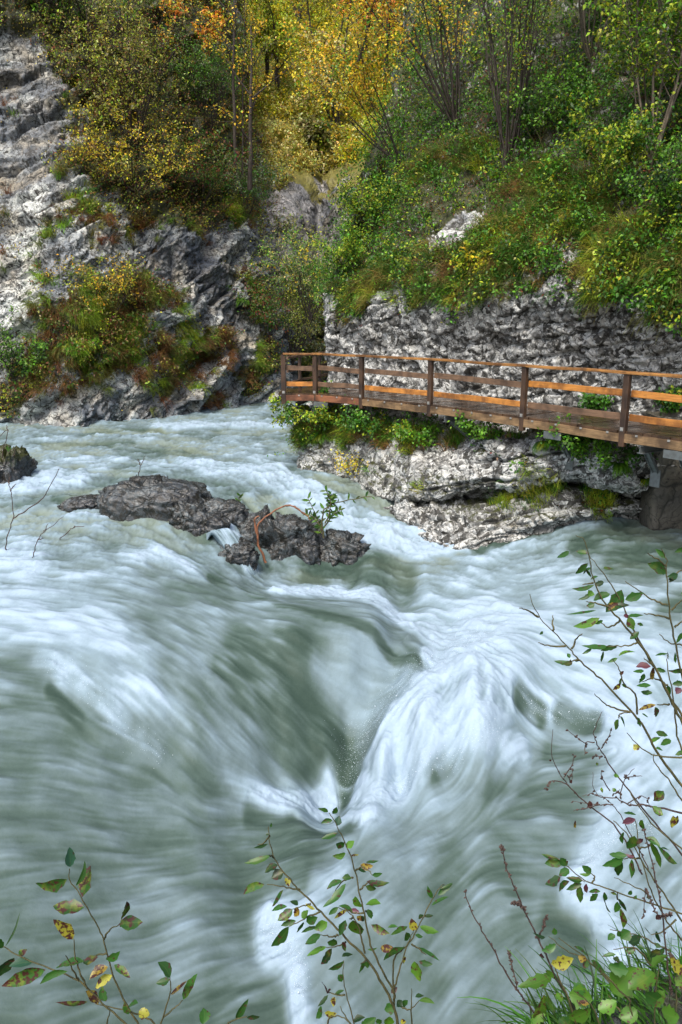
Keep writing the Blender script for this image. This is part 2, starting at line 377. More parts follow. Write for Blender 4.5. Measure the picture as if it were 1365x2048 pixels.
# foam cover: strokes (points, half width in px, cover)
FO = [([(-200,850),(650,830)],60,0.62),([(-200,900),(600,900)],45,0.60),([(300,925),(560,940)],18,0.75),([(100,925),(250,915)],14,0.8),([(320,855),(450,850),(560,850),(590,840)],16,0.95),([(180,862),(320,862)],8,0.2),([(60,890),(260,885)],10,0.3),([(0,940),(150,950),(200,940)],22,0.75),
 ([(-200,960),(20,975),(150,960)],25,0.95),([(250,900),(420,905)],22,0.4),([(420,940),(560,960),(640,1020),(760,1075),(870,1105)],30,0.85),([(430,900),(560,930)],20,0.7),([(560,950),(640,990),(700,1040)],20,0.95),([(760,1070),(840,1090),(900,1105)],22,1.0),
 ([(-200,1050),(100,1040),(220,1030)],30,0.6),([(110,1000),(200,1000)],6,0.12),([(300,1035),(400,1070)],12,0.3),([(-200,1150),(300,1140)],60,0.62),([(-200,1130),(60,1120)],35,0.85),([(250,1110),(330,1110),(420,1170)],15,0.8),([(0,1230),(150,1240)],50,0.85),([(150,1230),(260,1300)],50,0.85),
 ([(440,1045),(480,1090),(505,1140)],18,0.95),([(400,1100),(470,1150)],12,0.6),([(600,1380),(650,1450),(690,1520),(690,1560)],20,0.05),([(300,1000),(360,1020),(420,1060)],14,0.15),([(430,1160),(550,1200)],14,0.35),([(350,1180),(480,1205),(560,1225)],25,0.42),([(500,1205),(600,1235),(740,1270),(820,1310),(850,1340)],42,0.52),([(300,1230),(450,1290),(550,1350)],44,0.56),
 ([(560,1290),(650,1330)],18,0.15),([(640,1385),(720,1395),(800,1365)],30,0.66),([(540,1310),(600,1400)],14,0.12),([(450,1390),(560,1480),(660,1565)],40,0.40),([(480,1310),(570,1410),(640,1490),(685,1560)],34,0.20),([(590,1430),(680,1550)],24,0.06),([(440,1340),(500,1400)],18,0.25),([(350,1350),(450,1470),(540,1560)],30,0.45),
 ([(85,1335),(170,1380),(240,1460),(320,1520),(400,1570),(480,1605),(600,1614),(660,1612)],24,0.98),([(200,1330),(300,1420),(420,1530)],30,0.8),
 ([(-300,1400),(60,1410)],50,0.42),([(-300,1500),(150,1520)],60,0.46),([(150,1470),(250,1530),(330,1600)],18,0.12),([(-300,1650),(200,1640),(420,1680)],90,0.42),([(-300,1900),(200,1850),(400,1850)],140,0.40),([(250,1820),(330,1850)],60,0.5),([(100,1380),(160,1440)],10,0.15),
 ([(500,1640),(700,1650),(850,1620)],16,0.25),([(600,1625),(760,1625),(860,1600),(960,1540)],12,0.85),([(500,1760),(620,1740)],50,0.3),
 ([(420,1152),(480,1178),(560,1210),(650,1228),(750,1268),(840,1322)],7,0.22,1),([(520,1160),(640,1165)],22,0.6),([(620,1140),(760,1130),(850,1155)],24,0.15),([(700,1165),(860,1180)],10,0.3),([(560,1185),(680,1190),(760,1208),(860,1262)],22,1.0),([(860,1140),(960,1130),(1100,1110)],30,0.65),([(880,1200),(1000,1180),(1150,1180)],50,0.68),([(880,1270),(960,1240),(1060,1260)],40,0.95),
 ([(1100,1250),(1300,1250)],60,0.75),([(1220,1060),(1400,1080),(1600,1100)],34,0.42),([(1150,1090),(1230,1070),(1400,1110)],14,0.2),([(1230,1120),(1500,1130)],20,0.18),([(950,1100),(1040,1075),(1130,1045)],10,0.1),([(1100,1045),(1250,1030),(1500,1040)],10,0.7),([(1380,1210),(1330,1230)],20,0.25),
 ([(905,1350),(830,1440),(775,1530),(735,1580)],46,1.0,1),([(950,1320),(900,1420),(830,1520),(800,1570)],62,1.0),([(960,1310),(900,1330)],26,1.0,1),([(1000,1310),(1000,1400),(960,1490)],70,0.98),([(1080,1310),(1200,1380),(1330,1430)],60,0.85),([(860,1320),(960,1290)],20,1.0),([(1250,1350),(1500,1380)],60,0.85),
 ([(1040,1400),(1080,1430)],14,0.22),([(1120,1430),(1190,1450)],14,0.3),([(1060,1450),(1000,1500)],16,0.7),([(1300,1480),(1450,1500)],60,0.9),([(1100,1510),(1180,1530)],16,0.3),([(920,1560),(1050,1520)],14,0.8),([(880,1600),(980,1640)],40,0.55),
 ([(870,1560),(890,1610)],10,0.2),([(1000,1600),(1200,1570)],35,0.35),([(1230,1600),(1320,1560),(1450,1600)],50,0.85),([(980,1690),(1180,1700)],40,0.38),([(760,1700),(880,1660)],45,0.66),([(640,1760),(740,1700)],25,0.6),([(1060,1740),(1120,1750)],20,0.5),
 ([(540,1870),(600,1900),(600,1980),(620,2060)],40,0.97),([(600,1850),(660,1780),(690,1740)],20,0.85),([(660,1920),(740,1860),(820,1800)],60,0.6),([(700,2030),(800,1950)],60,0.5),([(900,1800),(1000,1830)],60,0.3),([(850,2000),(1000,1980)],60,0.42),
 ([(1160,1780),(1230,1680),(1350,1650)],40,0.9),([(1140,1790),(1200,1830),(1240,1880)],22,0.95),([(1280,1750),(1450,1800)],60,0.65),([(1100,1850),(1160,1900)],25,0.25),([(440,2020),(540,2040)],40,0.25)]
CV = np.full(len(GX), 0.5); JIT = 0.35 * fbm(np.stack([GX[:, 0] * 42, GX[:, 1] * 60, GX[:, 0] * 0 + 3], 1), 4, 0.65)
for fo in FO:
    pts, rad, val = fo[:3]; hard = len(fo) > 3
    Q = np.array([polar(onwater(x, y)) for x, y in pts]); dm = np.full(len(GX), 9.0)
    for a, b in zip(Q[:-1], Q[1:]):
        ab = b - a; t = np.clip(((GX - a) @ ab) / (ab @ ab + 1e-12), 0, 1); dm = np.minimum(dm, np.linalg.norm(GX - (a + t[:, None] * ab), axis=1))
    if hard: dm = dm + JIT * rad / F_PX; wd = 1 - sstep(rad / F_PX * 0.75, rad / F_PX * 1.2, dm)
    else: wd = 1 - sstep(rad / F_PX * 0.45, rad / F_PX * 1.45, dm + 0.6 * JIT * rad / F_PX)
    CV = CV * (1 - wd) + val * wd
CV = CV.reshape(NLR, NTH)

# the sheet: rows at growing range, columns by bearing (finer where nearer), slightly wider than the view
NR, NC = 1150, 900
def row_range():
    # density follows how the surface lies to the light: even steps in depression angle
    dep = np.linspace(math.atan(6.6 / 3.6), math.atan(4.3 / 46.0), NR); return np.interp(dep[::-1], [0.05, 2], [0.05, 2])[::-1]
dep = row_range(); rr = 5.6 / np.tan(dep)
rr = 3.4 + (rr - rr[0]) * (50 - 3.4) / (rr[-1] - rr[0])
tt = np.linspace(-0.62, 0.62, NC)
RRg, TTg = np.meshgrid(rr, tt, indexing='ij')
XY = np.stack([RRg * np.sin(TTg), RRg * np.cos(TTg)], -1).reshape(-1, 2)
PX = polar(XY)
zb = lookup(ZT, PX); cv = lookup(CV, PX)
_n = np.random.RandomState(3).rand(512, 512)
def tex(P, s):
    u = P * s; i = np.floor(u).astype(int); f = u - i; f = f * f * (3 - 2 * f); i &= 511; j = (i + 1) & 511
    return (_n[i[:, 1], i[:, 0]] * (1 - f[:, 0]) + _n[i[:, 1], j[:, 0]] * f[:, 0]) * (1 - f[:, 1]) + (_n[j[:, 1], i[:, 0]] * (1 - f[:, 0]) + _n[j[:, 1], j[:, 0]] * f[:, 0]) * f[:, 1]
RNG = np.hypot(XY[:, 0], XY[:, 1])
def lic(freq, length, steps):
    """noise smeared along the flow: streak texture fixed to the water"""
    acc = tex(XY, freq) ; cnt = 1.0
    for sgn in (1, -1):
        P = XY.copy(); prev = None
        for k in range(steps):
            D = lookup(DV, polar(P)); a = 0.5 * np.arctan2(D[:, 1], D[:, 0]); v = np.stack([np.cos(a), np.sin(a)], 1)
            if prev is None: v *= sgn
            else: v *= np.where((v * prev).sum(1) < 0, -1, 1)[:, None]
            prev = v; P = P + v * (length / steps); wk = 0.5 + 0.5 * math.cos(math.pi * (k + 1) / (steps + 1))
            acc = acc + wk * tex(P, freq); cnt += wk
    o = acc / cnt; return (o - o.mean()) / o.std()
L1 = lic(24.0, 0.26, 12)      # fine threads
L2 = lic(10.0, 0.36, 8)
L3 = lic(5.0, 0.30, 4)         # ribbons
P3 = np.stack([XY[:, 0], XY[:, 1], zb], 1)
turb = fbm(P3 * 2.2, 5, 0.6); turb2 = fbm(P3 * 0.9 + 40, 4, 0.55); fine = fbm(P3 * 9.0 + 9, 3, 0.6)
far = sstep(13, 19, RNG)
streak = (0.30 * L1 * (1 - 0.5 * far) + 0.40 * L2 + 0.42 * L3)
soft = 1 - sstep(0.8, 1.0, cv)
gust = 0.6 + 0.8 * sstep(-0.4, 0.4, turb2)
calm = 1 - 0.65 * np.exp(-((PX - polar(onwater(740, 1290))) ** 2 / [0.0036, 0.0006]).sum(1))
val = cv + 0.115 * calm * (1 + 1.1 * (1 - sstep(0.1, 0.4, cv))) * streak * gust * (0.35 + 0.65 * soft) + 0.34 * turb * (0.35 + 0.9 * far) * soft + 0.26 * turb2 * soft + 0.14 * fine * (0.2 + 1.1 * far) - (1 - soft) * (0.20 * np.clip(0.3 - turb, 0, 1) + 0.05 * np.clip(-streak, 0, 2))
foam = np.clip(val, 0, 1.15)
foam = 0.45 * foam + 0.55 * sstep(0.08, 1.0, foam)
# height: chop in the far pool, ribs along the threads, churned lumps in the froth
churn = sstep(0.8, 1.0, cv)
wave = 0.5 * np.sin(P3[:, 1] * 1.9 + 1.2 * perlin(P3 * [0.35, 0.5, 0]) * 3 + 0.35 * P3[:, 0])
zz = zb + 0.014 * L3 * (1 - churn) + 0.0035 * L2 * (1 - churn) + 0.0012 * L1 + far * (0.12 * turb + 0.06 * wave + 0.12 * turb2 + 0.035 * fine) + (1 - far) * 0.05 * turb2 \
   + churn * (0.08 * turb + 0.016 * fine + 0.012 * L2 + 0.02 * L3) * (1 - 0.4 * far)
zz += sstep(0.6, 0.95, cv) * 0.05
W = np.stack([XY[:, 0], XY[:, 1], zz], 1)
print('water arrays', round(time.time() - T0, 1))
def water_material():
    M = Mat('white_water'); p = M.pos(); f = M.attr('foam')
    n1 = M.noise(p, 26, 4, 0.6)
    ff = M.math('ADD', f, M.math('MULTIPLY', M.math('SUBTRACT', n1, 0.5), 0.10), True)
    col = M.ramp(ff, [(0.0, (0.034, 0.058, 0.046)), (0.22, (0.064, 0.098, 0.086)), (0.5, (0.115, 0.162, 0.172)), (0.78, (0.185, 0.258, 0.302)), (1.0, (0.31, 0.405, 0.50))])
    col = M.mix(M.math('MULTIPLY', M.attr('silt'), 0.3), col, (0.30, 0.34, 0.25))
    M.link(col, M.b.inputs['Base Color'])
    M.link(M.ramp(ff, [(0.0, 0.55), (0.5, 0.62), (1.0, 0.85)]), M.b.inputs['Roughness'])
    M.b.inputs['IOR'].default_value = 1.33; M.b.inputs['Specular IOR Level'].default_value = 0.22
    b1 = M.bump(M.noise(p, 9, 4, 0.6), 0.25, 0.03)
    M.link(M.bump(n1, 0.22, 0.01, b1), M.b.inputs['Normal'])
    return M.m
silt = sstep(0.1, 0.5, fbm(P3 * 0.5 + 5, 3) + 0.25 * far) * sstep(14, 19, RNG) * (1 - sstep(0.5, 0.8, foam))
river = tag(mesh('river', W, gridfaces(NR, NC)[:, ::-1] if np.cross(W[1] - W[0], W[NC] - W[0])[2] < 0 else gridfaces(NR, NC), water_material(), attrs={'foam': foam, 'silt': silt}), kind='structure')

# spray thrown off the plunge and the breaking edges: fine droplets in the air
def spray():
    rs = np.random.RandomState(9); Ps = []
    for pts, n, sp_ in (([(700,1585),(720,1500),(780,1420),(860,1345),(960,1290)],3500,0.15),([(800,1590),(900,1540),(1000,1480)],900,0.08),([(90,1330),(170,1380),(240,1460),(330,1530)],500,0.09),([(540,1870),(590,1920),(600,2000)],700,0.05),([(1150,1790),(1210,1700),(1300,1660)],900,0.06),([(480,1080),(510,1150)],500,0.07),([(1050,1410),(1200,1450)],700,0.08)):
        Q = smoothpath([onwater(x, y) for x, y in pts], 60); i = rs.randint(0, 60, n); P = Q[i] + rs.normal(size=(n, 3)) * [sp_, sp_, 0.02]; P[:, 2] = water_z(P) + 0.05 + np.abs(rs.normal(size=n)) * sp_ * 1.1; Ps.append(P)
    P = np.concatenate(Ps); r = 0.0017 * np.exp(0.5 * rs.normal(size=len(P))); O_ = np.array([[1, 0, 0], [0, 1, 0], [-1, 0, 0], [0, -1, 0], [0, 0, 1.3], [0, 0, -1.3]])
    V = P[:, None] + O_[None] * r[:, None, None]; T = np.array([(0, 1, 4), (1, 2, 4), (2, 3, 4), (3, 0, 4), (1, 0, 5), (2, 1, 5), (3, 2, 5), (0, 3, 5)]); Fq = (np.arange(len(P))[:, None, None] * 6 + T[None]).reshape(-1, 3)
    M = Mat('spray_droplets'); M.b.inputs['Base Color'].default_value = (0.55, 0.64, 0.72, 1); M.b.inputs['Roughness'].default_value = 0.4
    tag(mesh('water_spray', V.reshape(-1, 3), Fq, M.m), 'fine white spray flying up from the plunge and the breaking edges', 'spray', kind='stuff')
spray()
# ------------------------------------------------------------------ cliffs: control lattices, then strata, blocks and cracks as real relief
def lattice(cols): return np.array([[at(x, y, Y) for (x, y, Y) in c] for c in cols]).transpose(1, 0, 2)   # rows bottom->top
def shift(col, dx, dY): return [(x + dx, y, Y + dY) for x, y, Y in col]
right_cols = [
 [(640,990,34),(640,930,34),(640,920,34),(640,910,34),(640,900,34),(640,860,34),(640,825,34),(640,815,34),(668,790,34),(670,700,34),(672,620,34),(682,560,35),(705,480,37),(735,390,40),(790,250,44),(830,100,48),(860,-200,55),(880,-600,60)],
 [(588,990,24.4),(590,932,24.2),(592,920,24.2),(594,910,24.3),(596,900,24.3),(590,860,24.3),(592,825,24.5),(612,815,25.2),(652,790,25.8),(655,700,25.8),(655,620,25.6),(660,560,26),(690,480,27),(715,390,29),(760,250,32),(800,100,35),(840,-200,39),(860,-600,43)],
 [(690,1060,21.9),(690,992,21.9),(685,975,21.9),(685,968,22.1),(685,960,22),(680,900,22.5),(680,835,23.2),(680,815,24),(690,785,24.8),(690,700,24.9),(690,630,24.6),(700,560,25),(725,480,26.5),(760,390,28.5),(800,250,31),(840,100,33.5),(880,-200,37),(880,-600,41)],
 [(770,1080,19.9),(765,1024,19.9),(765,1008,20.1),(765,1002,20.5),(768,996,20.2),(768,930,20.8),(768,845,21.8),(770,820,23.2),(775,800,23.4),(775,700,23.5),(775,620,23.1),(780,560,23.5),(790,470,25),(810,380,26.7),(850,250,28.7),(880,100,31),(920,-200,34),(950,-600,38)],
 [(895,1150,17.3),(902,1103,17.2),(880,1015,18.3),(875,1000,19.6),(875,993,18.6),(872,930,19.0),(870,860,20.6),(872,835,21.8),(880,810,22),(880,710,22.1),(880,615,21.6),(885,550,22),(900,440,22.8),(915,370,24.5),(940,250,26.5),(960,100,28.5),(990,-200,31.5),(1010,-600,35)],
 [(1000,1120,17.5),(1000,1070,17.3),(1000,1010,17.7),(1000,985,18.7),(1000,978,17.8),(1000,930,17.9),(1000,880,18.3),(1000,845,20.2),(1000,820,20.4),(1000,710,20.5),(1000,605,20.1),(1000,540,20.4),(1010,450,21.3),(1020,370,22.8),(1040,250,24.5),(1050,100,26.3),(1070,-200,29),(1080,-600,32)],
 [(1110,1080,17.9),(1110,1044,17.0),(1120,985,17.5),(1125,962,18.6),(1125,952,17.2),(1120,920,17.0),(1120,890,17.2),(1120,860,18.8),(1120,835,19.1),(1120,710,19.2),(1120,600,18.8),(1120,530,19.2),(1125,440,20.2),(1130,360,21.4),(1140,250,23),(1150,100,24.7),(1150,-200,27.5),(1150,-600,30)],
 [(1240,1050,18),(1240,1026,16.9),(1250,1002,17.1),(1255,994,17.8),(1255,984,16.5),(1250,945,16.1),(1250,905,16.1),(1250,870,17.5),(1250,845,17.8),(1250,720,17.9),(1250,600,17.5),(1250,520,17.9),(1250,440,18.9),(1250,360,20),(1250,250,21.5),(1250,100,23.2),(1240,-200,26),(1230,-600,29)],
 [(1380,1060,17.2),(1380,1022,16.6),(1380,1003,16.8),(1380,993,17.1),(1380,980,16.2),(1380,950,16.2),(1380,925,15.9),(1380,890,16.2),(1380,855,16.5),(1380,720,16.6),(1380,600,16.3),(1380,520,16.8),(1375,440,17.8),(1370,360,18.8),(1365,250,20.2),(1360,100,21.8),(1340,-200,24.5),(1320,-600,27)]]
right_cols.append(shift(right_cols[-1], 260, -2.2)); right_cols.append(shift(right_cols[-1], 420, -2.4))
def lcol(x0, wl, Y0, lean, xs):
    ys = [wl + 60, wl, 760, 680, 600, 520, 440, 350, 250, 130, 0, -100, -260]
    fy = [0, 0, .02, .08, .12, .2, .3, .45, .6, .75, .9, 1.2, 1.7]
    return [(x0 + xs * t, y, Y0 + lean * g) for y, g, t in zip(ys, fy, [0, 0, .05, .1, .25, .4, .55, .7, .85, 1, 1.1, 1.3, 1.6])]
left_cols = [lcol(-700, 880, 27, 8, 0), lcol(-250, 866, 30.5, 9, 0), lcol(0, 857, 32.3, 10, 0), lcol(120, 862, 31.6, 12, -5), lcol(240, 850, 33.3, 12, -10), lcol(340, 842, 34.8, 12, -20),
             lcol(430, 830, 37.2, 12, -40), lcol(510, 819, 39.6, 12, -75), lcol(562, 812, 41.2, 12, -120), lcol(585, 806, 48, 14, -110), lcol(580, 800, 62, 16, -90)]
def fcol(x, d, rx=0):
    return [(x, 850, 46 + d), (x, 780, 48 + d), (x, 700, 50 + d), (x, 600, 52 + d), (x, 540, 53 + d), (x, 460, 54.5 + d), (x, 385, 57 + d), (x + rx, 310, 63 + d), (x + rx, 220, 70 + d), (x + rx, 130, 78 + d), (x, 30, 87 + d), (x, -150, 102 + d), (x, -450, 125 + d)]
far_cols = [fcol(250, 14), fcol(380, 8), fcol(480, 3), fcol(560, 0), fcol(610, 2, 10), fcol(640, 4, 15), fcol(670, 1.5, 20), fcol(720, -2, 20), fcol(800, -3), fcol(920, -5), fcol(1100, -8), fcol(1400, -8)]

def dens(L, nr, nc): return catmull(catmull(L, nr, 0), nc, 1)
def relief(G, kind):
    n = normals(G); sh = G.shape[:2]; P = G.reshape(-1, 3); N = n.reshape(-1, 3)
    flip = np.sign((N * -P).sum(1).mean()); N = N * flip
    wob = np.stack([perlin(P * 0.35 + s) for s in (0, 31, 57)], 1)
    big = fbm(P * 0.28 + 3, 4); med = fbm(P * 1.3, 5, 0.55)
    Q = P + 0.45 * wob
    if kind == 'left':
        X = P[:, 0] + 15; s = P[:, 2] - (0.25 * X + 0.042 * np.clip(X, 0, 30) ** 2) + 0.9 * big + 0.25 * med
        per = 0.85 + 0.0 * s; a1, a2, bw, blk = 0.50, 0.15, 0.70, 0.42
    elif kind == 'right':
        s = P[:, 2] - 0.30 * P[:, 0] + 0.3 * big + 0.12 * med; per = 0.42; a1, a2, bw, blk = 0.02, 0.03, 0.42, 1.6
    else:
        s = P[:, 2] - 1.3 * np.abs(P[:, 0] + 0.8) + 1.2 * big; per = 0.9; a1, a2, bw, blk = 0.5, 0.25, 0.22, 0.5
    c = s / per + 0.35 * perlin(np.stack([s * 0.7, P[:, 0] * 0.1, P[:, 1] * 0.1], 1)); fr = c - np.floor(c)
    lay = RV[np.floor(c).astype(int) & 255, 0]                       # every bed stands out by its own amount
    c2 = c * 2.9; fr2 = c2 - np.floor(c2); lay2 = RV[np.floor(c2).astype(int) & 255, 1]
    groove = np.minimum(sstep(0, 0.13, fr), 1 - sstep(0.9, 1.0, fr)); g2 = np.minimum(sstep(0, 0.2, fr2), 1 - sstep(0.85, 1, fr2))
    S3 = Q * [1, 1, 1.15] if kind == 'right' else np.stack([Q[:, 0] * 0.6, Q[:, 1] * 0.8, (s + 0.25 * wob[:, 0]) * 1.5], 1)
    f1, f2, cid = worley(S3 * blk); g1, g22, cid2 = worley(S3 * blk * 2.9 + 5); fc1 = facet(S3 * blk); fc2 = facet(S3 * blk * 2.9 + 5); fc3 = facet(S3 * blk * 7.5 + 9)
    where = sstep(-0.2, 0.3, 1.4 * perlin(P * 0.22 + 70) + 0.35 * med + (0.05 if kind == 'left' else -0.1))
    d = 0.55 * big + 0.05 * med + bw * (0.75 / blk * 0.5 * fc1 + 0.26 / blk * 0.5 * fc2 + 0.10 / blk * 0.5 * fc3) + where * (a1 * (lay - 0.5) - 0.13 * (1 - groove) + a2 * 0.4 * (lay2 - 0.5) - 0.04 * (1 - g2)) \
        + bw * (0.34 * (cid - 0.5) - 0.10 * (1 - sstep(0, 0.12, f2 - f1))) + bw * (0.13 * (cid2 - 0.5) - 0.05 * (1 - sstep(0, 0.15, g22 - g1)))
    D = P + N * d[:, None]
    if kind == 'right': where = where * 0.25
    crease = np.clip(where * (1 - groove) * 0.9, 0, 1)
    return D.reshape(sh + (3,)), N.reshape(sh + (3,)), crease, np.minimum(f2 - f1, 1)
def blobs(P, L):
    """soft patches given by points of the place: (centre, radius, value) painted one over the other"""
    o = np.zeros(len(P))
    for c, r, v in L:
        d = np.linalg.norm(P - c, axis=1); wd = 1 - sstep(0.5, 1.3, d / r); o = o * (1 - wd) + v * wd
    return o
LP, LPf = {}, {}
def base_bvh(L):
    G = dens(L, 70, 70); return BVHTree.FromPolygons(G.reshape(-1, 3).tolist(), gridfaces(70, 70).tolist())
BV = {'left': base_bvh(lattice(left_cols)), 'right': base_bvh(lattice(right_cols)), 'far': base_bvh(lattice(far_cols))}
def hit(px, py, which):
    r = ray(px, py); h = BV[which].ray_cast(Vector((0, 0, 0)), Vector(r / np.linalg.norm(r)))
    return np.array(h[0]) if h[0] is not None else None
def patches(lst, which):
    out = []
    for px, py, rpx, v in lst:
        h = hit(px, py, which)
        if h is not None: out.append((h, rpx / F_PX * np.linalg.norm(h) , v))
    return out
# green cover of each cliff (0 bare rock .. 1 overgrown)
veg_left = patches([(x, y, 130, 1.0) for x in range(-150, 600, 90) for y in range(-100, 420, 90)] + [
 (20,120,60,0.25),(60,200,70,0.12),(40,300,75,0.05),(120,250,50,0.2),(30,380,70,0.1),(90,420,60,0.1),(150,390,35,0.3),(60,520,110,0.15),(30,640,80,0.15),(150,500,70,0.15),(230,470,45,0.2),(330,490,50,0.1),
 (300,540,60,0.0),(400,560,75,0.02),(420,510,30,0.1),(350,620,30,0.25),(440,640,50,0.1),(470,520,28,0.2),(220,430,60,0.6),(100,470,20,0.7),
 (200,600,60,0.85),(280,590,45,0.95),(330,600,30,0.8),(120,640,50,0.75),(160,690,60,1.0),(60,740,60,1.0),(230,700,50,0.9),(300,700,35,0.5),(370,660,28,0.7),(410,690,35,0.6),(380,740,60,0.6),(300,770,40,0.6),
 (560,470,20,0.8),(90,560,25,0.6),(20,500,25,0.6),(140,450,22,0.7),(260,520,20,0.6),(350,700,40,0.6),(260,640,40,0.9),(430,690,35,0.7),(330,750,35,0.7),(120,770,35,0.6),(200,770,35,0.6),(480,560,28,0.8),(510,600,35,0.95),(530,700,55,1.0),(500,760,40,0.9),(480,640,22,0.3),(440,720,30,0.4),(100,830,50,0.1),(200,820,50,0.15),(320,820,50,0.12),(430,800,40,0.25),(20,800,40,0.95)], 'left')
veg_right = patches([(x, y, 120, 1.0) for x in range(640, 1700, 80) for y in range(-150, 520, 80)] + [(x, y, 60, 0.95) for x, y in [(700,560),(780,540),(860,560),(920,580),(1000,540),(1080,540),(1160,520),(1240,520),(1330,500),(1400,560),(1330,600)]] + [
 (900,450,50,0.0),(940,430,30,0.0),(870,480,20,0.1),(1150,520,18,0.1),(1165,570,14,0.0),(1110,590,35,0.2),(1060,600,20,0.2),(1290,600,30,0.3),(720,640,40,0.35),(690,620,30,0.7),(800,610,30,0.4),
 (720,600,35,0.95),(830,590,30,0.9),(970,590,35,0.95),(1060,560,30,0.9),(1210,570,35,0.9),(870,640,16,0.6),(1190,640,26,0.75),(1040,640,22,0.75),(920,620,20,0.8),(1120,600,24,0.8),(780,640,20,0.7),(1280,640,20,0.7),(780,680,60,0.05),(880,680,70,0.0),(1000,670,80,0.0),(1120,670,80,0.0),(1250,690,80,0.0),(1380,700,60,0.1),(1350,640,40,0.8),(1330,720,30,0.05),
 (620,860,34,1.0),(650,850,30,1.0),(710,860,38,0.95),(770,870,36,0.95),(830,880,36,0.9),(900,880,30,0.6),(980,870,20,0.3),(1090,880,22,0.6),(1160,880,36,0.8),(1240,920,22,0.5),(600,900,14,0.6),
 (760,930,26,0.3),(900,930,45,0.2),(1000,930,45,0.22),(820,900,20,0.7),(960,900,18,0.6),(1060,930,16,0.6),(820,970,40,0.05),(1080,920,20,0.05),(700,950,40,0.15),(1000,1030,30,0.4),(1100,1000,40,0.5),(1200,1000,40,0.5),(930,1060,30,0.1),(1330,930,60,0.1)], 'right')
veg_far = patches([(x, y, 100, 1.0) for x in range(300, 1200, 70) for y in range(-150, 360, 70)] + [(640,380,30,0.4),(600,390,26,0.2),(600,420,30,0.05),(640,450,40,0.0),(690,440,35,0.1),(610,500,30,0.0),(660,510,25,0.3),(570,460,20,0.5),(570,600,60,1.0),(620,620,60,1.0),(650,560,25,1.0),(600,720,50,0.8),(680,370,25,0.2)], 'far')
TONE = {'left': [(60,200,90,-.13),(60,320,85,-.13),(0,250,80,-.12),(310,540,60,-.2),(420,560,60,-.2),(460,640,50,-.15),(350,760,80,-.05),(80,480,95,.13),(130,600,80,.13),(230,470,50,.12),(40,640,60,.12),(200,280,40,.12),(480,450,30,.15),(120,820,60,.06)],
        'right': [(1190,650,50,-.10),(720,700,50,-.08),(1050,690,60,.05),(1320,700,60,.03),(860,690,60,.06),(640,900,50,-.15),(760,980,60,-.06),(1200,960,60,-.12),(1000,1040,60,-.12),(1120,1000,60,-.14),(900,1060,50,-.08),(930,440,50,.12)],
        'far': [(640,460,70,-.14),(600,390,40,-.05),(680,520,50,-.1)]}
CL = {}
for nm, cols, nr, nc, mat, vg in (('left', left_cols, 560, 560, m_rock_left, veg_left), ('right', right_cols, 620, 640, m_rock_right, veg_right), ('far', far_cols, 330, 300, m_rock_far, veg_far)):
    G = dens(lattice(cols), nr, nc); D, N, crease, edge = relief(G, nm); P = G.reshape(-1, 3)
    veg = np.clip(blobs(P, vg) + 0.28 * fbm(P * 0.8, 4) * 1.6, 0, 1)
    moss = np.clip(0.62 * sstep(0.35, 0.9, veg) + 0.35 * sstep(0.25, 0.8, normals(D).reshape(-1, 3)[:, 2] * np.sign(N.reshape(-1, 3)[:, 2].mean() + 1e-9)) * 0.6 + 0.1 * fbm(P * 0.5 + 8, 3), 0, 1)
    if nm == 'right':                                     # sloping ledge at the waterline: washed, partly green
        low = 1 - sstep(-3.8, -3.4, D.reshape(-1, 3)[:, 2]); moss = np.clip(moss + 0.36 * low * sstep(-5.0, -4.3, D.reshape(-1, 3)[:, 2]), 0, 1)
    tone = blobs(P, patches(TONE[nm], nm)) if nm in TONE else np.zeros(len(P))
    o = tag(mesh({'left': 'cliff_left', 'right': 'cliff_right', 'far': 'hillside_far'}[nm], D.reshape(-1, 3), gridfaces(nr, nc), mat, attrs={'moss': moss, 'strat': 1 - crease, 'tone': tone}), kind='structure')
    CL[nm] = dict(D=D, N=N, veg=veg.reshape(nr, nc), nr=nr, nc=nc)
print('cliffs', round(time.time() - T0, 1))
def bvh_of(nm, st=3):
    G = CL[nm]['D'][::st, ::st]; return BVHTree.FromPolygons(G.reshape(-1, 3).tolist(), gridfaces(*G.shape[:2]).tolist())
BV = {k_: bvh_of(k_) for k_ in CL}
BVW = BVHTree.FromPolygons(W.reshape(NR, NC, 3)[::4, ::4].reshape(-1, 3).tolist(), gridfaces(*W.reshape(NR, NC, 3)[::4, ::4].shape[:2]).tolist())
def hitw(px, py):
    r = ray(px, py); h = BVW.ray_cast(Vector((0, 0, 0)), Vector(r / np.linalg.norm(r)))
    return np.array(h[0]) if h[0] is not None else onwater(px, py)

# river bed under the water and the near bank on which the viewer stands
def ground():
    x = np.linspace(-60, 60, 60); y = np.linspace(-30, 150, 60); X, Y = np.meshgrid(x, y)
    Z = -9.0 + 0.5 * perlin(np.stack([X.ravel() * .1, Y.ravel() * .1, 0 * X.ravel()], 1)).reshape(X.shape)
    V = np.stack([X, Y, Z], -1).reshape(-1, 3)
    tag(mesh('river_bed', V, gridfaces(60, 60), m_rock_wet, attrs={'moss': np.zeros(len(V)), 'strat': np.ones(len(V))}), kind='structure')
ground()

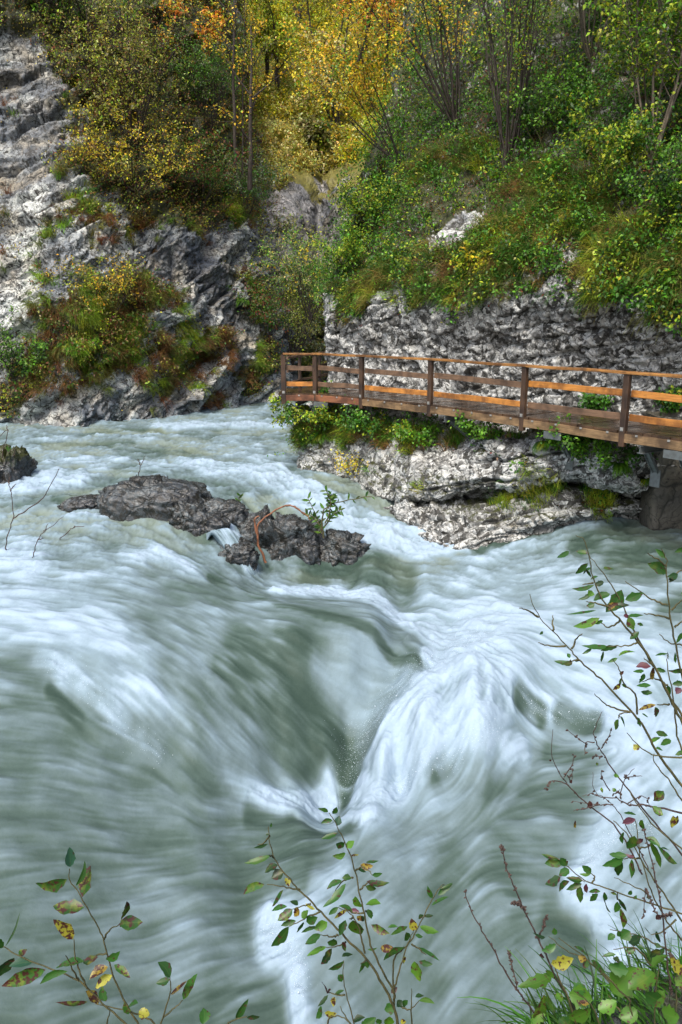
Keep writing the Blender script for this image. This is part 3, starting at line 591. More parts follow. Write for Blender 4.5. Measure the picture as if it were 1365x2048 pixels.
# ------------------------------------------------------------------ boulders in the stream
def boulder(px, py, wpx, hpx, dm, seed, label, z_low=None, tilt=0.0, rough=1.0, moss=0.0, Y=None, name='river_boulder', nu=150):
    """px,py: middle of its foot; size in photo pixels converted to metres at its range"""
    foot = hitw(px, py) if Y is None else at(px, py, Y)
    rng = np.linalg.norm(foot); wv = wpx / F_PX * rng; hv = hpx / F_PX * rng
    th = np.linspace(0, 2 * np.pi, nu); ph = np.linspace(-0.5 * np.pi, 0.5 * np.pi, nu // 2)
    TH, PH = np.meshgrid(th, ph); d = np.stack([np.cos(TH) * np.cos(PH), np.sin(TH) * np.cos(PH), np.sin(PH)], -1).reshape(-1, 3)
    q = d * [1, 1, 1] * 1.3 + seed * 3.7
    f1, f2, cid = worley(q * 1.15); g1, g2, cid2 = worley(q * 3.1); fc = 0.34 * facet(q * 1.1) + 0.10 * facet(q * 2.7 + 4) + 0.025 * facet(q * 7 + 1)
    r = 1 + rough * (fc + 0.18 * fbm(q * 0.8, 3) + 0.16 * (cid - 0.5) + 0.07 * (cid2 - 0.5) - 0.03 * (1 - sstep(0, 0.12, g2 - g1)) + 0.015 * fbm(q * 4, 3, ridge=True))
    sgn = np.sign(d); d2 = sgn * np.abs(d) ** 0.8
    V = d2 * r[:, None] * [wv / 2, dm / 2, hv * 1.0]
    c, s = math.cos(tilt), math.sin(tilt); V = np.stack([V[:, 0] * c + V[:, 2] * s, V[:, 1], -V[:, 0] * s + V[:, 2] * c], 1)
    mo = np.clip(moss * sstep(0.2, 0.8, d[:, 2]) + moss * 0.4 * fbm(q * 2, 3), 0, 1)
    st = np.clip(0.35 + sstep(0, 0.14, g2 - g1), 0, 1)
    o = mesh(name, V, gridfaces(len(ph), len(th))[:, ::-1], m_rock_wet, attrs={'moss': mo, 'strat': st}); o.location = foot + np.array([0, dm * 0.35, -0.05])
    return tag(o, label, 'boulder')
boulder(300, 1030, 225, 62, 1.6, 1, 'wide dark wet boulder with yellow leaves on its flat top, left in midstream', rough=0.5, moss=0.08)
boulder(388, 1058, 130, 50, 1.2, 2, 'low black rock shelf sloping down to the right, edge of the small cascade', tilt=0.35, rough=0.9, moss=0.05)
boulder(508, 1082, 70, 58, 0.9, 3, 'brownish knobbly rock between the cascade and the fallen branch', rough=0.9, moss=0.1)
boulder(575, 1112, 150, 70, 1.3, 4, 'big cracked grey boulder with the red-brown fallen branch on its left side', tilt=0.15, rough=1.0)
boulder(683, 1120, 100, 48, 0.9, 5, 'small grey pointed boulder at the right end of the midstream rocks', tilt=0.12, rough=1.1)
boulder(470, 1122, 74, 36, 0.6, 6, 'little black rock at the foot of the small cascade', tilt=0.5, rough=1.2)
boulder(-6, 965, 84, 62, 1.4, 7, 'mossy dark boulder cut by the left edge of the photo', rough=0.9, moss=0.85)
boulder(160, 1016, 90, 20, 0.9, 8, 'low smooth rock just breaking the surface left of the wide midstream boulder', rough=0.5, tilt=-0.05)

boulder(438, 1038, 110, 34, 0.8, 9, 'flat black rock linking the wide midstream boulder to the knobbly one', rough=0.8)
# thin white cascade sliding over the dark shelf
def cascade():
    Y0 = float(hitw(478, 1100)[1]); L_ = [(372,1036),(395,1062),(418,1092),(442,1124),(470,1154),(492,1176)]; Rr = [(470,1024),(486,1050),(502,1078),(514,1108),(526,1142),(534,1164)]
    cols = []
    for f in (0, .25, .5, .75, 1):
        cols.append([at(a[0] * (1 - f) + b[0] * f, a[1] * (1 - f) + b[1] * f, Y0 + dy - 0.15 * math.sin(math.pi * f)) for a, b, dy in zip(L_, Rr, (0.75, 0.05, -0.15, -0.38, -0.50, -0.30))])
    G = dens(np.array(cols).transpose(1, 0, 2), 120, 110); N = normals(G).reshape(-1, 3); N *= np.sign((N * -G.reshape(-1, 3)).sum(1).mean()); P = G.reshape(-1, 3)
    v, u = np.meshgrid(np.linspace(0, 1, 120), np.linspace(0, 1, 110), indexing='ij'); v = v.ravel(); u = u.ravel(); z0 = 0 * u
    st = 0.8 * fbm(np.stack([u * 14, v * 2.6, z0], 1), 4, 0.6) + 0.6 * fbm(np.stack([u * 5, v * 2.5, z0 + 7], 1), 3)
    D = P + N * (0.025 * st - 0.35 * (1 - sstep(0.0, 0.35, u)) - 0.35 * sstep(0.65, 1.0, u) + 0.12 * np.clip(st + 0.1, -1, 0) - 0.35 * (1 - sstep(0, 0.25, v)))[:, None]
    fo = np.clip(0.78 + 0.4 * st, 0, 1)
    tag(mesh('cascade', D, gridfaces(120, 110), river.data.materials[0], attrs={'foam': fo, 'silt': z0}), kind='structure')
cascade()

# ------------------------------------------------------------------ boardwalk
def wood_material(name, a, b, wet=0.35, grain=9):
    M = Mat(name); p = M.pos()
    v = M.attr('grain', True)
    mp = M.n('Mapping', {'Vector': v, 'Scale': (1.2, grain * 3, grain * 3)}).outputs[0]
    n1 = M.noise(mp, 2.2, 6, 0.65, 0.4); n2 = M.noise(p, 2.3, 5, 0.6)
    c = M.mix(M.ramp(n1, [(0.32, 0), (0.68, 1)]), a, b)
    c = M.mix(M.ramp(n2, [(0.42, 0.0), (0.6, 0.8)]), c, (a[0] * 0.35, a[1] * 0.32, a[2] * 0.3))
    M.link(c, M.b.inputs['Base Color']); M.link(M.ramp(n2, [(0.3, wet), (0.7, wet + 0.3)]), M.b.inputs['Roughness'])
    M.link(M.bump(n1, 0.4, 0.012), M.b.inputs['Normal']); return M.m
m_rail_top = wood_material('wet_orange_handrail', (0.16, 0.07, 0.025), (0.50, 0.25, 0.07), 0.15)
m_rail_new = wood_material('fresh_orange_board', (0.34, 0.13, 0.028), (0.64, 0.28, 0.06), 0.3)
m_rail_old = wood_material('weathered_brown_board', (0.10, 0.06, 0.035), (0.22, 0.13, 0.075), 0.5)
m_post = wood_material('dark_reddish_post', (0.04, 0.023, 0.014), (0.10, 0.055, 0.03), 0.35)
m_deck = wood_material('wet_brown_deck', (0.045, 0.026, 0.014), (0.14, 0.078, 0.038), 0.06)
m_beam = wood_material('stained_edge_beam', (0.10, 0.06, 0.028), (0.34, 0.22, 0.11), 0.35)
m_beam_red = wood_material('red_edge_beam', (0.15, 0.055, 0.025), (0.30, 0.125, 0.06), 0.45)
def metal_material(name, c, r, mt):
    M = Mat(name); n1 = M.noise(M.pos(), 12, 5)
    M.link(M.mix(M.ramp(n1, [(0.4, 0), (0.7, 0.6)]), c, (c[0] * .45, c[1] * .42, c[2] * .38)), M.b.inputs['Base Color'])
    M.b.inputs['Roughness'].default_value = r; M.b.inputs['Metallic'].default_value = mt; return M.m
m_steel = metal_material('galvanised_steel', (0.16, 0.18, 0.18), 0.5, 0.5)
m_bolt = metal_material('bolt_plate', (0.5, 0.5, 0.48), 0.4, 0.6)
def unit(v): v = np.asarray(v, float); return v / (np.linalg.norm(v) + 1e-9)
ZD = -2.13
pp = [(568, 786), (632, 786), (725, 794), (862, 808), (1048, 833), (1249, 861)]
O = [atz(x, y, ZD) for x, y in pp]
O.append(O[-1] + unit(O[-1] - O[-2]) * 2.7); O.append(O[-1] + unit(O[-1] - O[-2]) * 2.9 + np.array([0.15, 0, 0]))
O = np.array(O); UP = np.array([0, 0, 1.0])
bw_root = empty('boardwalk', (float(O[3][0]), float(O[3][1]), ZD), 'wooden boardwalk with orange handrail bolted along the right cliff above the river', 'boardwalk')
LOCB = np.array([float(O[3][0]), float(O[3][1]), ZD])
def gr(a, n): return n
def bar(name, a, b, wdt, hgt, mat, bev=0.006, parent=None, sag=0.0, seed=0):
    """a plank from a to b; across = horizontal width, hgt = height; grain attribute runs along it"""
    a, b = np.asarray(a, float), np.asarray(b, float); L = np.linalg.norm(b - a); ax = (b - a) / L
    ay = unit(np.cross(UP, ax)); az = np.cross(ax, ay); g = Geo(); n = 10
    hy, hz = wdt / 2, hgt / 2; e = bev
    prof = [(-hy + e, -hz), (hy - e, -hz), (hy, -hz + e), (hy, hz - e), (hy - e, hz), (-hy + e, hz), (-hy, hz - e), (-hy, -hz + e)]
    V, A = [], []
    rs = np.random.RandomState(seed + int(L * 1000) % 997)
    w1 = rs.uniform(-1, 1, 3) * 0.006
    for i in range(n + 1):
        t = i / n; off = w1[0] * math.sin(t * 3.1) + w1[1] * math.sin(t * 6.3)
        for y, z in prof:
            V.append(a + ax * L * t + ay * (y + off) + az * (z + off + w1[2] * math.sin(t * 9) * (1 if z > 0 else 0.2))); A.append((L * t + seed * 3.1, y, z + seed * 0.37))
    Fq = []
    for i in range(n):
        for k in range(8): Fq.append((i * 8 + k, i * 8 + (k + 1) % 8, (i + 1) * 8 + (k + 1) % 8, (i + 1) * 8 + k))
    for o_ in (0, n * 8): Fq += [(o_, o_ + 1, o_ + 2, o_ + 3), (o_, o_ + 3, o_ + 4, o_ + 7), (o_ + 4, o_ + 5, o_ + 6, o_ + 7)]
    return mesh(name, np.array(V) - LOCB, np.array(Fq), mat, parent if parent is not None else bw_root, False, {'grain': np.array(A)})
def post(p, tan, h=1.06, wdt=0.12, dp=0.10, down=0.30, seed=0, bolts=True):
    a = p + UP * (-down); b = p + UP * h; ay = unit(np.cross(UP, tan)); tx = unit(tan - UP * np.dot(tan, UP))
    g = Geo(); hw, hd, e = wdt / 2, dp / 2, 0.008
    prof = [(-hw + e, -hd), (hw - e, -hd), (hw, -hd + e), (hw, hd - e), (hw - e, hd), (-hw + e, hd), (-hw, hd - e), (-hw, -hd + e)]
    V = [q + tx * x + ay * y for q in (a, b) for x, y in prof]; A = [(z, x + seed, y) for z in (0, h + down) for x, y in prof]
    Fq = [(k, (k + 1) % 8, (k + 1) % 8 + 8, k + 8) for k in range(8)]
    for o_ in (0, 8): Fq += [(o_, o_ + 1, o_ + 2, o_ + 3), (o_, o_ + 3, o_ + 4, o_ + 7), (o_ + 4, o_ + 5, o_ + 6, o_ + 7)]
    po = mesh('post', np.array(V) - LOCB, np.array(Fq), m_post, bw_root, False, {'grain': np.array(A)})
    if bolts:
        outw = -ay if np.dot(-ay, -p) > 0 else ay
        gb = Geo(); gb.box(p + outw * (hd + 0.004) + UP * 0.03, tx, ay, UP, 0.07, 0.008, 0.07); gb.box(p + outw * (hd + 0.012) + UP * 0.03, tx, ay, UP, 0.03, 0.02, 0.03)
        gb.build('bolt', m_bolt, po, False, LOCB)
    return po
nP = len(O)
tans = [unit(O[min(i + 1, nP - 1)] - O[max(i - 1, 0)]) for i in range(nP)]
perp = []
for i in range(nP):
    v = unit(np.cross(tans[i], UP)); v = v if np.dot(v, -O[i]) > 0 else -v; perp.append(v)      # outward: towards the river
perp = np.array(perp)
for i in range(nP): post(O[i] + perp[i] * 0.03, tans[i], seed=i, wdt=0.125 if i else 0.13)
top_m = [m_rail_top] * 8
mid_m = [m_rail_old, m_rail_old, m_rail_old, m_rail_old, m_rail_new, m_rail_new, m_rail_new]
low_m = [m_rail_new, m_rail_old, m_rail_new, m_rail_new, m_rail_old, m_rail_new, m_rail_old]
for i in range(nP - 1):
    a, b = O[i], O[i + 1]; e = unit(b - a)
    inn = -(perp[i] + perp[i + 1]) / 2 * 0.05
    bar('top_rail', a - e * 0.0 + UP * 1.085 + perp[i] * 0.03, b + UP * 1.085 + perp[i + 1] * 0.03, 0.15, 0.055, top_m[i], seed=i)
    bar('middle_rail', a + e * 0.06 + UP * 0.70 + inn, b - e * 0.06 + UP * (0.66 if i != 4 else 0.70) + inn, 0.04, 0.13, mid_m[i], seed=i + 10)
    bar('lower_rail', a + e * 0.06 + UP * 0.25 + inn, b - e * 0.06 + UP * 0.25 + inn, 0.04, 0.13, low_m[i], seed=i + 20)
# deck: cross planks following the bend, every plank a step of its own height
WD = 1.55
gd = Geo(); Sx = [0]
for i in range(nP - 1): Sx.append(Sx[-1] + np.linalg.norm(O[i + 1] - O[i]))
rs = np.random.RandomState(5)
def along(s):
    i = int(np.clip(np.searchsorted(Sx, s) - 1, 0, nP - 2)); f = (s - Sx[i]) / (Sx[i + 1] - Sx[i]); return O[i] * (1 - f) + O[i + 1] * f, unit(perp[i] * (1 - f) + perp[i + 1] * f)
s = -0.15; k = 0; gaps = []
while s < Sx[-1] - 0.1:
    pw = 0.19; p0, n0 = along(max(s, 0)); p1, n1 = along(max(s + pw, 0.01))
    if s < 0: p0 = p0 - tans[0] * 0.15
    dz = rs.uniform(-0.004, 0.004); ov = 0.05 + rs.uniform(-0.012, 0.012); e = unit(p1 - p0)
    q0, q1 = p0 + e * 0.006, p1 - e * 0.006
    V = []
    for z in (-0.045, 0.0):
        for q, n_ in ((q0, n0), (q1, n1)):
            V += [q + n_ * ov + UP * (z + dz), q - n_ * WD + UP * (z + dz)]
    Fq = [(0, 1, 3, 2), (4, 6, 7, 5), (0, 2, 6, 4), (1, 5, 7, 3), (0, 4, 5, 1), (2, 3, 7, 6)]
    A = [(0 if j % 2 == 0 else 1.6, k * 1.7, (j // 2) * 0.1) for j in range(8)]
    gd.add(V, Fq, grain=np.array(A)); s += pw; k += 1
gd.build('deck', m_deck, bw_root, False, LOCB)
for i in range(nP - 1):
    bar('edge_beam', O[i] + perp[i] * 0.02 + UP * (-0.135), O[i + 1] + perp[i + 1] * 0.02 + UP * (-0.137), 0.10, 0.17, m_beam_red if i in (0, 1) else m_beam, seed=i + 30)
    bar('inner_beam', O[i] - perp[i] * 1.35 + UP * (-0.135), O[i + 1] - perp[i + 1] * 1.35 + UP * (-0.137), 0.10, 0.17, m_beam, seed=i + 40)
# little bolt heads along the plank ends
gb = Geo()
for i in range(nP - 1):
    n_ = int(np.linalg.norm(O[i + 1] - O[i]) / 0.55)
    for j in range(n_):
        f = (j + 0.5) / n_; p = O[i] * (1 - f) + O[i + 1] * f + (perp[i] * (1 - f) + perp[i + 1] * f) * 0.078 + UP * (-0.06); e = unit(O[i + 1] - O[i])
        gb = Geo(); gb.box(p, e, perp[i], UP, 0.05, 0.016, 0.035); gb.build('bolt', m_bolt, bw_root, False, LOCB)
# steel cantilever brackets with their struts
def bracket(px, kind):
    # nearest point of the edge for this bearing
    best = min(np.linspace(0.05, Sx[-1], 400), key=lambda s_: abs(along(s_)[0][0] / along(s_)[0][1] - ray(px, 860)[0] / ray(px, 860)[1]))
    p, n_ = along(best); e = unit(np.cross(UP, n_)); g = Geo()
    c = p - n_ * 0.72 + UP * (-0.30)
    g.box(c, n_, e, UP, 1.6, 0.02, 0.13); g.box(c + UP * 0.07, n_, e, UP, 1.6, 0.11, 0.014); g.box(c - UP * 0.07, n_, e, UP, 1.6, 0.11, 0.014)
    fr = p + n_ * 0.085 + UP * (-0.30)
    if kind == 1:
        g.box(fr, e, n_, UP, 0.46, 0.012, 0.15)
    br = g.build('bracket', m_steel, bw_root, False, LOCB)
    gs = Geo(); a = p - n_ * 0.15 + UP * (-0.38) ; b = p - n_ * 0.62 + UP * (-0.82) + e * 0.25 * (1 if kind == 2 else -0.4)
    ax = unit(b - a); ay = unit(np.cross(ax, e)); L = np.linalg.norm(b - a)
    gs.box((a + b) / 2, ax, e, ay, L, 0.11, 0.012); gs.box((a + b) / 2 + e * 0.055, ax, e, ay, L, 0.012, 0.06); gs.box((a + b) / 2 - e * 0.055, ax, e, ay, L, 0.012, 0.07)
    gs.box(b + UP * -0.12, e, n_, UP, 0.22, 0.014, 0.34)
    gs.build('strut', m_steel, br, False, LOCB)
for px, kd in ((592, 0), (645, 1), (893, 2), (1112, 1), (1290, 0), (1360, 1)): bracket(px, kd)
# inner curved rail round the corner at the far end
ic = [at(575, 735, 23.3), at(600, 745, 24.6), at(640, 747, 26.2), at(662, 752, 27.5)]
mids = smoothpath([(p_[0], p_[1], ZD) for p_ in ic], 7)
for j in range(6):
    for h_, th_ in ((0.93, 0.07), (0.55, 0.07), (0.2, 0.07)):
        bar('curved_rail', mids[j] + UP * h_, mids[j + 1] + UP * h_, 0.06, th_, m_rail_old, seed=j)
for j in (2, 4): post(mids[j], unit(mids[j + 1] - mids[j]), 1.0, 0.08, 0.08, seed=j + 20, bolts=False)
g = Geo()
for j in range(6):
    a, b = mids[j], mids[j + 1]; n_ = unit(np.cross(b - a, UP)); V = [a + n_ * 0.15, a - n_ * -1.2, b - n_ * -1.2, b + n_ * 0.15]
    V = [v + UP * (-0.02) for v in V] + [v + UP * (-0.07) for v in V]
    g.add(V, [(0, 1, 2, 3), (4, 7, 6, 5), (0, 4, 5, 1), (1, 5, 6, 2), (2, 6, 7, 3), (3, 7, 4, 0)], grain=np.array([(0, j, 0)] * 8))
g.build('corner_deck', m_deck, bw_root, False, LOCB)

# concrete-like rock pier under the walkway at the right
def pier():
    c = at(1352, 945, 16.7); g = Geo(); r_ = []
    nu, nv = 60, 60; th = np.linspace(0, 2 * np.pi, nu); z = np.linspace(-1.2, 1.25, nv)
    TH, Z = np.meshgrid(th, z); cx, sx = np.cos(TH), np.sin(TH); pw = 0.35
    X = np.sign(cx) * np.abs(cx) ** pw * (0.62 + 0.04 * Z); Yy = np.sign(sx) * np.abs(sx) ** pw * 0.45
    P = np.stack([X, Yy, Z], -1).reshape(-1, 3); P *= (1 + 0.05 * fbm(P * 2, 4))[:, None]
    P = np.concatenate([P, [[0, 0, 1.25]]]); a = np.full(nu - 1, len(P) - 1); i = np.arange(nu - 1) + (nv - 1) * nu
    Fq = np.concatenate([gridfaces(nv, nu), np.stack([i, i + 1, a, a], 1)[:0]])
    o = mesh('stone_pier', P, Fq, m_pier, attrs={'moss': np.full(len(P), 0.2), 'strat': np.ones(len(P))}); o.location = c; tag(o, 'dark rough concrete pier under the boardwalk at the right edge', 'pier')
m_pier = rock_material('dark_concrete', (0.16, 0.15, 0.12), (0.10, 0.092, 0.07), (0.05, 0.045, 0.035), 1.0, 0.08, warm=(0.10, 0.08, 0.05))
pier()
# ------------------------------------------------------------------ foliage
G_D = (0.015, 0.045, 0.008); G_M = (0.040, 0.125, 0.012); G_L = (0.10, 0.24, 0.018); G_Y = (0.27, 0.34, 0.022); YEL = (0.60, 0.47, 0.028); PALE = (0.42, 0.40, 0.16)
ORA = (0.58, 0.21, 0.03); BRN = (0.15, 0.065, 0.025); RED = (0.16, 0.04, 0.022); OLV = (0.13, 0.13, 0.03); GRY = (0.16, 0.19, 0.12); GOLD = (0.68, 0.42, 0.028)
def tints(P, pal, rs, scale=0.9, clump=0.7, jit=0.38):
    """colours chosen leaf by leaf, neighbours mostly alike"""
    pal = np.array([p_[:3] for p_ in pal], float); wts = np.cumsum([1.0] * len(pal)); wts /= wts[-1]
    u = 0.5 + 0.42 * (fbm(P * scale + rs.uniform(0, 50, 3), 3) * 1.8); u = np.clip(u * clump + rs.rand(len(P)) * (1 - clump), 0, 0.9999)
    c = pal[np.minimum((u * len(pal)).astype(int), len(pal) - 1)]
    return np.clip(c * (1 + jit * rs.normal(size=(len(P), 1))).clip(0.4, 2.0) * (1 + 0.12 * rs.normal(size=(len(P), 3))).clip(0.6, 1.5), 0.004, 0.9)
def rnd_unit(rs, n):
    v = rs.normal(size=(n, 3)); return v / np.linalg.norm(v, axis=1, keepdims=True)
def nz(v): return v / (np.linalg.norm(v, axis=-1, keepdims=True) + 1e-9)
def leaf_geo(P, D, Nn, L, Wd, tint):
    D = nz(D); S = nz(np.cross(D, Nn)); Nn = np.cross(S, D); L = np.asarray(L)[:, None]; Wd = np.asarray(Wd)[:, None]
    a = P; b = P + D * L * 0.45 + S * Wd * 0.5 + Nn * Wd * 0.16; c = P + D * L - Nn * L * 0.12; d = P + D * L * 0.45 - S * Wd * 0.5 + Nn * Wd * 0.16
    V = np.stack([a, b, c, d], 1).reshape(-1, 3); Fq = np.arange(len(P) * 4).reshape(-1, 4)
    return V, Fq, np.repeat(tint, 4, axis=0)
def sample_cliff(nm, n, rs, lo=0.35, pw=1.0, near=None, rows=None):
    c = CL[nm]; D = c['D']; q = (D[:-1, :-1] + D[1:, 1:]) / 2
    ar = np.linalg.norm(np.cross(D[1:, :-1] - D[:-1, :-1], D[:-1, 1:] - D[:-1, :-1]), axis=2)
    dist2 = (q ** 2).sum(2); up = np.clip(c['veg'][:-1, :-1] - lo, 0, 1) ** pw
    depth = q[..., 0] * 0 + q[..., 1] * cp - q[..., 2] * sp; sx_ = q[..., 0] / depth * F_PX + 682; sy_ = 1024 - (q[..., 2] * cp + q[..., 1] * sp) / depth * F_PX
    vis = (sx_ > -330) & (sx_ < 1700) & (sy_ > -420) & (q[..., 2] > -4.3)
    wt = (ar / dist2 * up * vis).ravel(); 
    if near is not None: wt = wt * near(q.reshape(-1, 3))
    idx = rs.choice(len(wt), n, p=wt / wt.sum()); i, j = np.unravel_index(idx, q.shape[:2]); f = rs.rand(n, 2)
    P = D[i, j] * (1 - f[:, :1]) * (1 - f[:, 1:]) + D[i + 1, j] * f[:, :1] * (1 - f[:, 1:]) + D[i, j + 1] * (1 - f[:, :1]) * f[:, 1:] + D[i + 1, j + 1] * f[:, :1] * f[:, 1:]
    return P, c['N'][i, j]
def cover(nm, name, n, size, pal, seed, lo=0.4, thick=0.45, scale=0.9, aspect=0.55, pw=1.0, label=None, near=None, up=0.5):
    rs = np.random.RandomState(seed); P, N = sample_cliff(nm, n * 2, rs, lo, pw, near)
    k = fbm(P * 1.5 + seed, 3) * 1.7; keep = rs.rand(len(P)) < sstep(-0.35, 0.4, k); P, N, k = P[keep][:n], N[keep][:n], k[keep][:n]
    off = thick * rs.rand(len(P)) ** 1.5 * (0.35 + 0.65 * sstep(-0.2, 0.6, k)); P = P + N * off[:, None] * 1.15 + rs.normal(size=P.shape) * 0.02
    D = nz(rnd_unit(rs, len(P)) + N * 0.5 + np.array([0, 0, -0.25])); Nn = nz(N * 0.6 + np.array([0, 0, up]) + 0.55 * rnd_unit(rs, len(P)))
    L = size * rs.uniform(0.55, 1.35, len(P)); V, Fq, T = leaf_geo(P, D, Nn, L, L * aspect, tints(P, pal, rs, scale))
    o = mesh(name, V, Fq, m_leaf, attrs={'tint': T}); return tag(o, label, 'undergrowth', kind='stuff')
def blades(P, N, rs, nb, length, width, pal, hang=1.0, nseg=3, scale=0.6, spread=0.06):
    """tufts: nb blades each, leaving the rock and drooping"""
    n = len(P); base = np.repeat(P, nb, 0) + rs.normal(size=(n * nb, 3)) * spread; Nb = np.repeat(N, nb, 0)
    d = nz(Nb * 0.9 + np.array([0, 0, 0.45]) + 0.55 * rnd_unit(rs, n * nb)); L = length * rs.uniform(0.5, 1.25, n * nb) * np.repeat(rs.uniform(0.6, 1.3, n), nb)
    side = nz(np.cross(d, rnd_unit(rs, n * nb))); Wv = width * rs.uniform(0.6, 1.3, n * nb)
    T = np.repeat(tints(P, pal, rs, scale, 0.75, 0.15), nb, 0) * rs.uniform(0.6, 1.5, (n * nb, 1))
    V = []; p = base.copy(); g = np.array([0, 0, -1.0])
    for k in range(nseg + 1):
        wk = (Wv * (1 - (k / nseg) ** 1.5 * 0.85))[:, None] / 2; V += [p - side * wk, p + side * wk]
        p = p + d * (L / nseg)[:, None]; d = nz(d + g * 0.55 * hang)
    V = np.stack(V, 1); m = 2 * (nseg + 1); i = np.arange(n * nb)[:, None, None] * m + np.arange(nseg)[None, :, None] * 2 + np.array([0, 1, 3, 2])[None, None]
    return V.reshape(-1, 3), i.reshape(-1, 4), np.repeat(np.clip(T, 0.004, 0.9), m, 0)
def tufts(nm, name, n, nb, length, width, pal, seed, lo, hi=2.0, label=None, hang=1.0, near=None, scale=0.6):
    rs = np.random.RandomState(seed); P, N = sample_cliff(nm, n, rs, lo, 1.0, near)
    V, Fq, T = blades(P, N, rs, nb, length, width, pal, hang, scale=scale)
    return tag(mesh(name, V, Fq, m_grass, attrs={'tint': T}), label, 'grass', kind='stuff')
def pxnear(lst, which):
    """weighting that keeps a scatter close to given places on a cliff"""
    pts = [(hit(x, y, which), r) for x, y, r in lst]; pts = [(h, r / F_PX * np.linalg.norm(h)) for h, r in pts if h is not None]
    def f(q):
        o = np.zeros(len(q))
        for h, r in pts: o = np.maximum(o, 1 - sstep(0.4, 1.1, np.linalg.norm(q - h, axis=1) / r))
        return o
    return f
# right cliff
cover('right', 'cliff_undergrowth', 95000, 0.088, [G_D, G_M, G_M, G_L, G_M, G_Y, G_D, OLV], 11, 0.45, 0.8, label='dense green leafy undergrowth covering the right cliff above the boardwalk', pw=0.7)
cover('right', 'leaf_litter', 32000, 0.075, [BRN, BRN, G_D, RED, OLV, YEL], 12, 0.3, 0.2, label='brown and dull dead leaves lying among the plants of the right cliff')
tufts('right', 'hanging_grass', 1700, 24, 0.50, 0.012, [(0.20, 0.11, 0.04), (0.26, 0.17, 0.06), OLV, G_M, (0.24, 0.20, 0.05), G_Y, G_M, G_L], 13, 0.25, label='tufts of russet and green grass hanging down the right cliff', hang=1.2,
      near=pxnear([(900,540,120),(1000,500,110),(1100,440,110),(1150,400,90),(760,580,90),(700,600,60),(1230,500,90),(1330,560,80),(860,330,60),(1050,370,70),(830,880,60),(900,870,50),(700,870,50),(1000,560,60),(700,640,40),(850,610,50),(940,330,60),(1110,380,60),(1020,480,70),(1170,440,60),(880,520,70),(980,620,40),(1080,600,40),(1210,580,50),(1300,640,40),(760,640,30)], 'right'))
tufts('right', 'ledge_grass', 260, 22, 0.22, 0.010, [G_L, G_M, G_Y, OLV], 14, -0.1, label='short green grass on the low ledge at the waterline of the right bank', hang=0.6,
      near=pxnear([(900,1025,35),(1000,1010,45),(1060,1010,30),(1080,960,50),(840,970,20),(1200,1000,30),(960,1040,25),(600,870,30),(740,940,16)], 'right'))
# left cliff
cover('left', 'cliff_shrub_cover', 95000, 0.11, [G_D, OLV, G_M, BRN, (0.2, 0.2, 0.05), G_Y, RED, G_D], 21, 0.45, 1.1, label='mixed olive and brown scrub covering the upper left cliff', pw=0.7)
cover('left', 'cliff_small_leaves', 30000, 0.08, [G_L, G_Y, BRN, YEL, G_M, OLV], 22, 0.12, 0.25, label='thin scatter of small green and yellow leaves on the pale left cliff', pw=1.3)
tufts('left', 'cliff_grass', 1500, 30, 0.62, 0.018, [(0.20, 0.26, 0.03), G_Y, (0.14, 0.26, 0.025), OLV, BRN, (0.2, 0.11, 0.04), (0.24, 0.28, 0.05)], 23, 0.12, label='drooping tufts of yellow-green grass on the ledges of the left cliff', hang=1.3,
      near=pxnear([(x, y, 55) for x, y in [(60,230),(120,220),(230,200),(130,390),(60,400),(150,560),(60,520),(220,490),(190,440),(40,620),(270,560),(320,640),(420,640),(330,600),(400,700),(440,720),(300,740),(370,760),(250,700),(330,790),(230,640),(150,700),(100,720),(380,690),(460,680),(200,760),(520,560),(90,470),(20,600),(80,640),(180,620),(350,560),(400,500),(300,480),(130,790),(260,790),(340,700),(430,780),(480,440),(540,660),(430,660),(500,720)]] , 'left'))
# far hillside
cover('far', 'hillside_scrub', 60000, 0.20, [(0.44, 0.48, 0.08), (0.5, 0.48, 0.16), (0.38, 0.40, 0.12), (0.52, 0.42, 0.08), (0.55, 0.52, 0.24), (0.40, 0.46, 0.06)], 33, 0.35, 1.2, 0.3, pw=0.6, label='pale olive bushes on the lower slope above the folded grey rock', near=pxnear([(560,300,90),(640,310,80),(600,220,70),(540,380,60),(700,300,60),(560,400,50),(500,300,60)], 'far'))
cover('far', 'hillside_woodland', 130000, 0.24, [(0.50, 0.27, 0.03), (0.58, 0.52, 0.03), YEL, G_Y, (0.38, 0.42, 0.03), GOLD, (0.36, 0.16, 0.035), (0.5, 0.48, 0.04)], 31, 0.3, 1.5, 0.28, pw=0.6, label='yellow and russet autumn woodland massed on the far hillside', near=pxnear([(x, y, 110) for x in range(300, 1200, 90) for y in (-150, -60, 30, 120, 200)] + [(760, 280, 90), (850, 300, 90), (950, 300, 90)], 'far'))
cover('far', 'gorge_scrub', 40000, 0.17, [G_Y, OLV, GRY, (0.26, 0.27, 0.06), G_L, YEL], 32, 0.2, 1.8, 0.3, pw=0.8, label='pale yellow-green scrub filling the bottom of the far gorge', near=pxnear([(560,560,90),(610,600,90),(600,700,90),(640,560,60),(560,450,60),(640,500,30)], 'far'))
print('cover', round(time.time() - T0, 1))

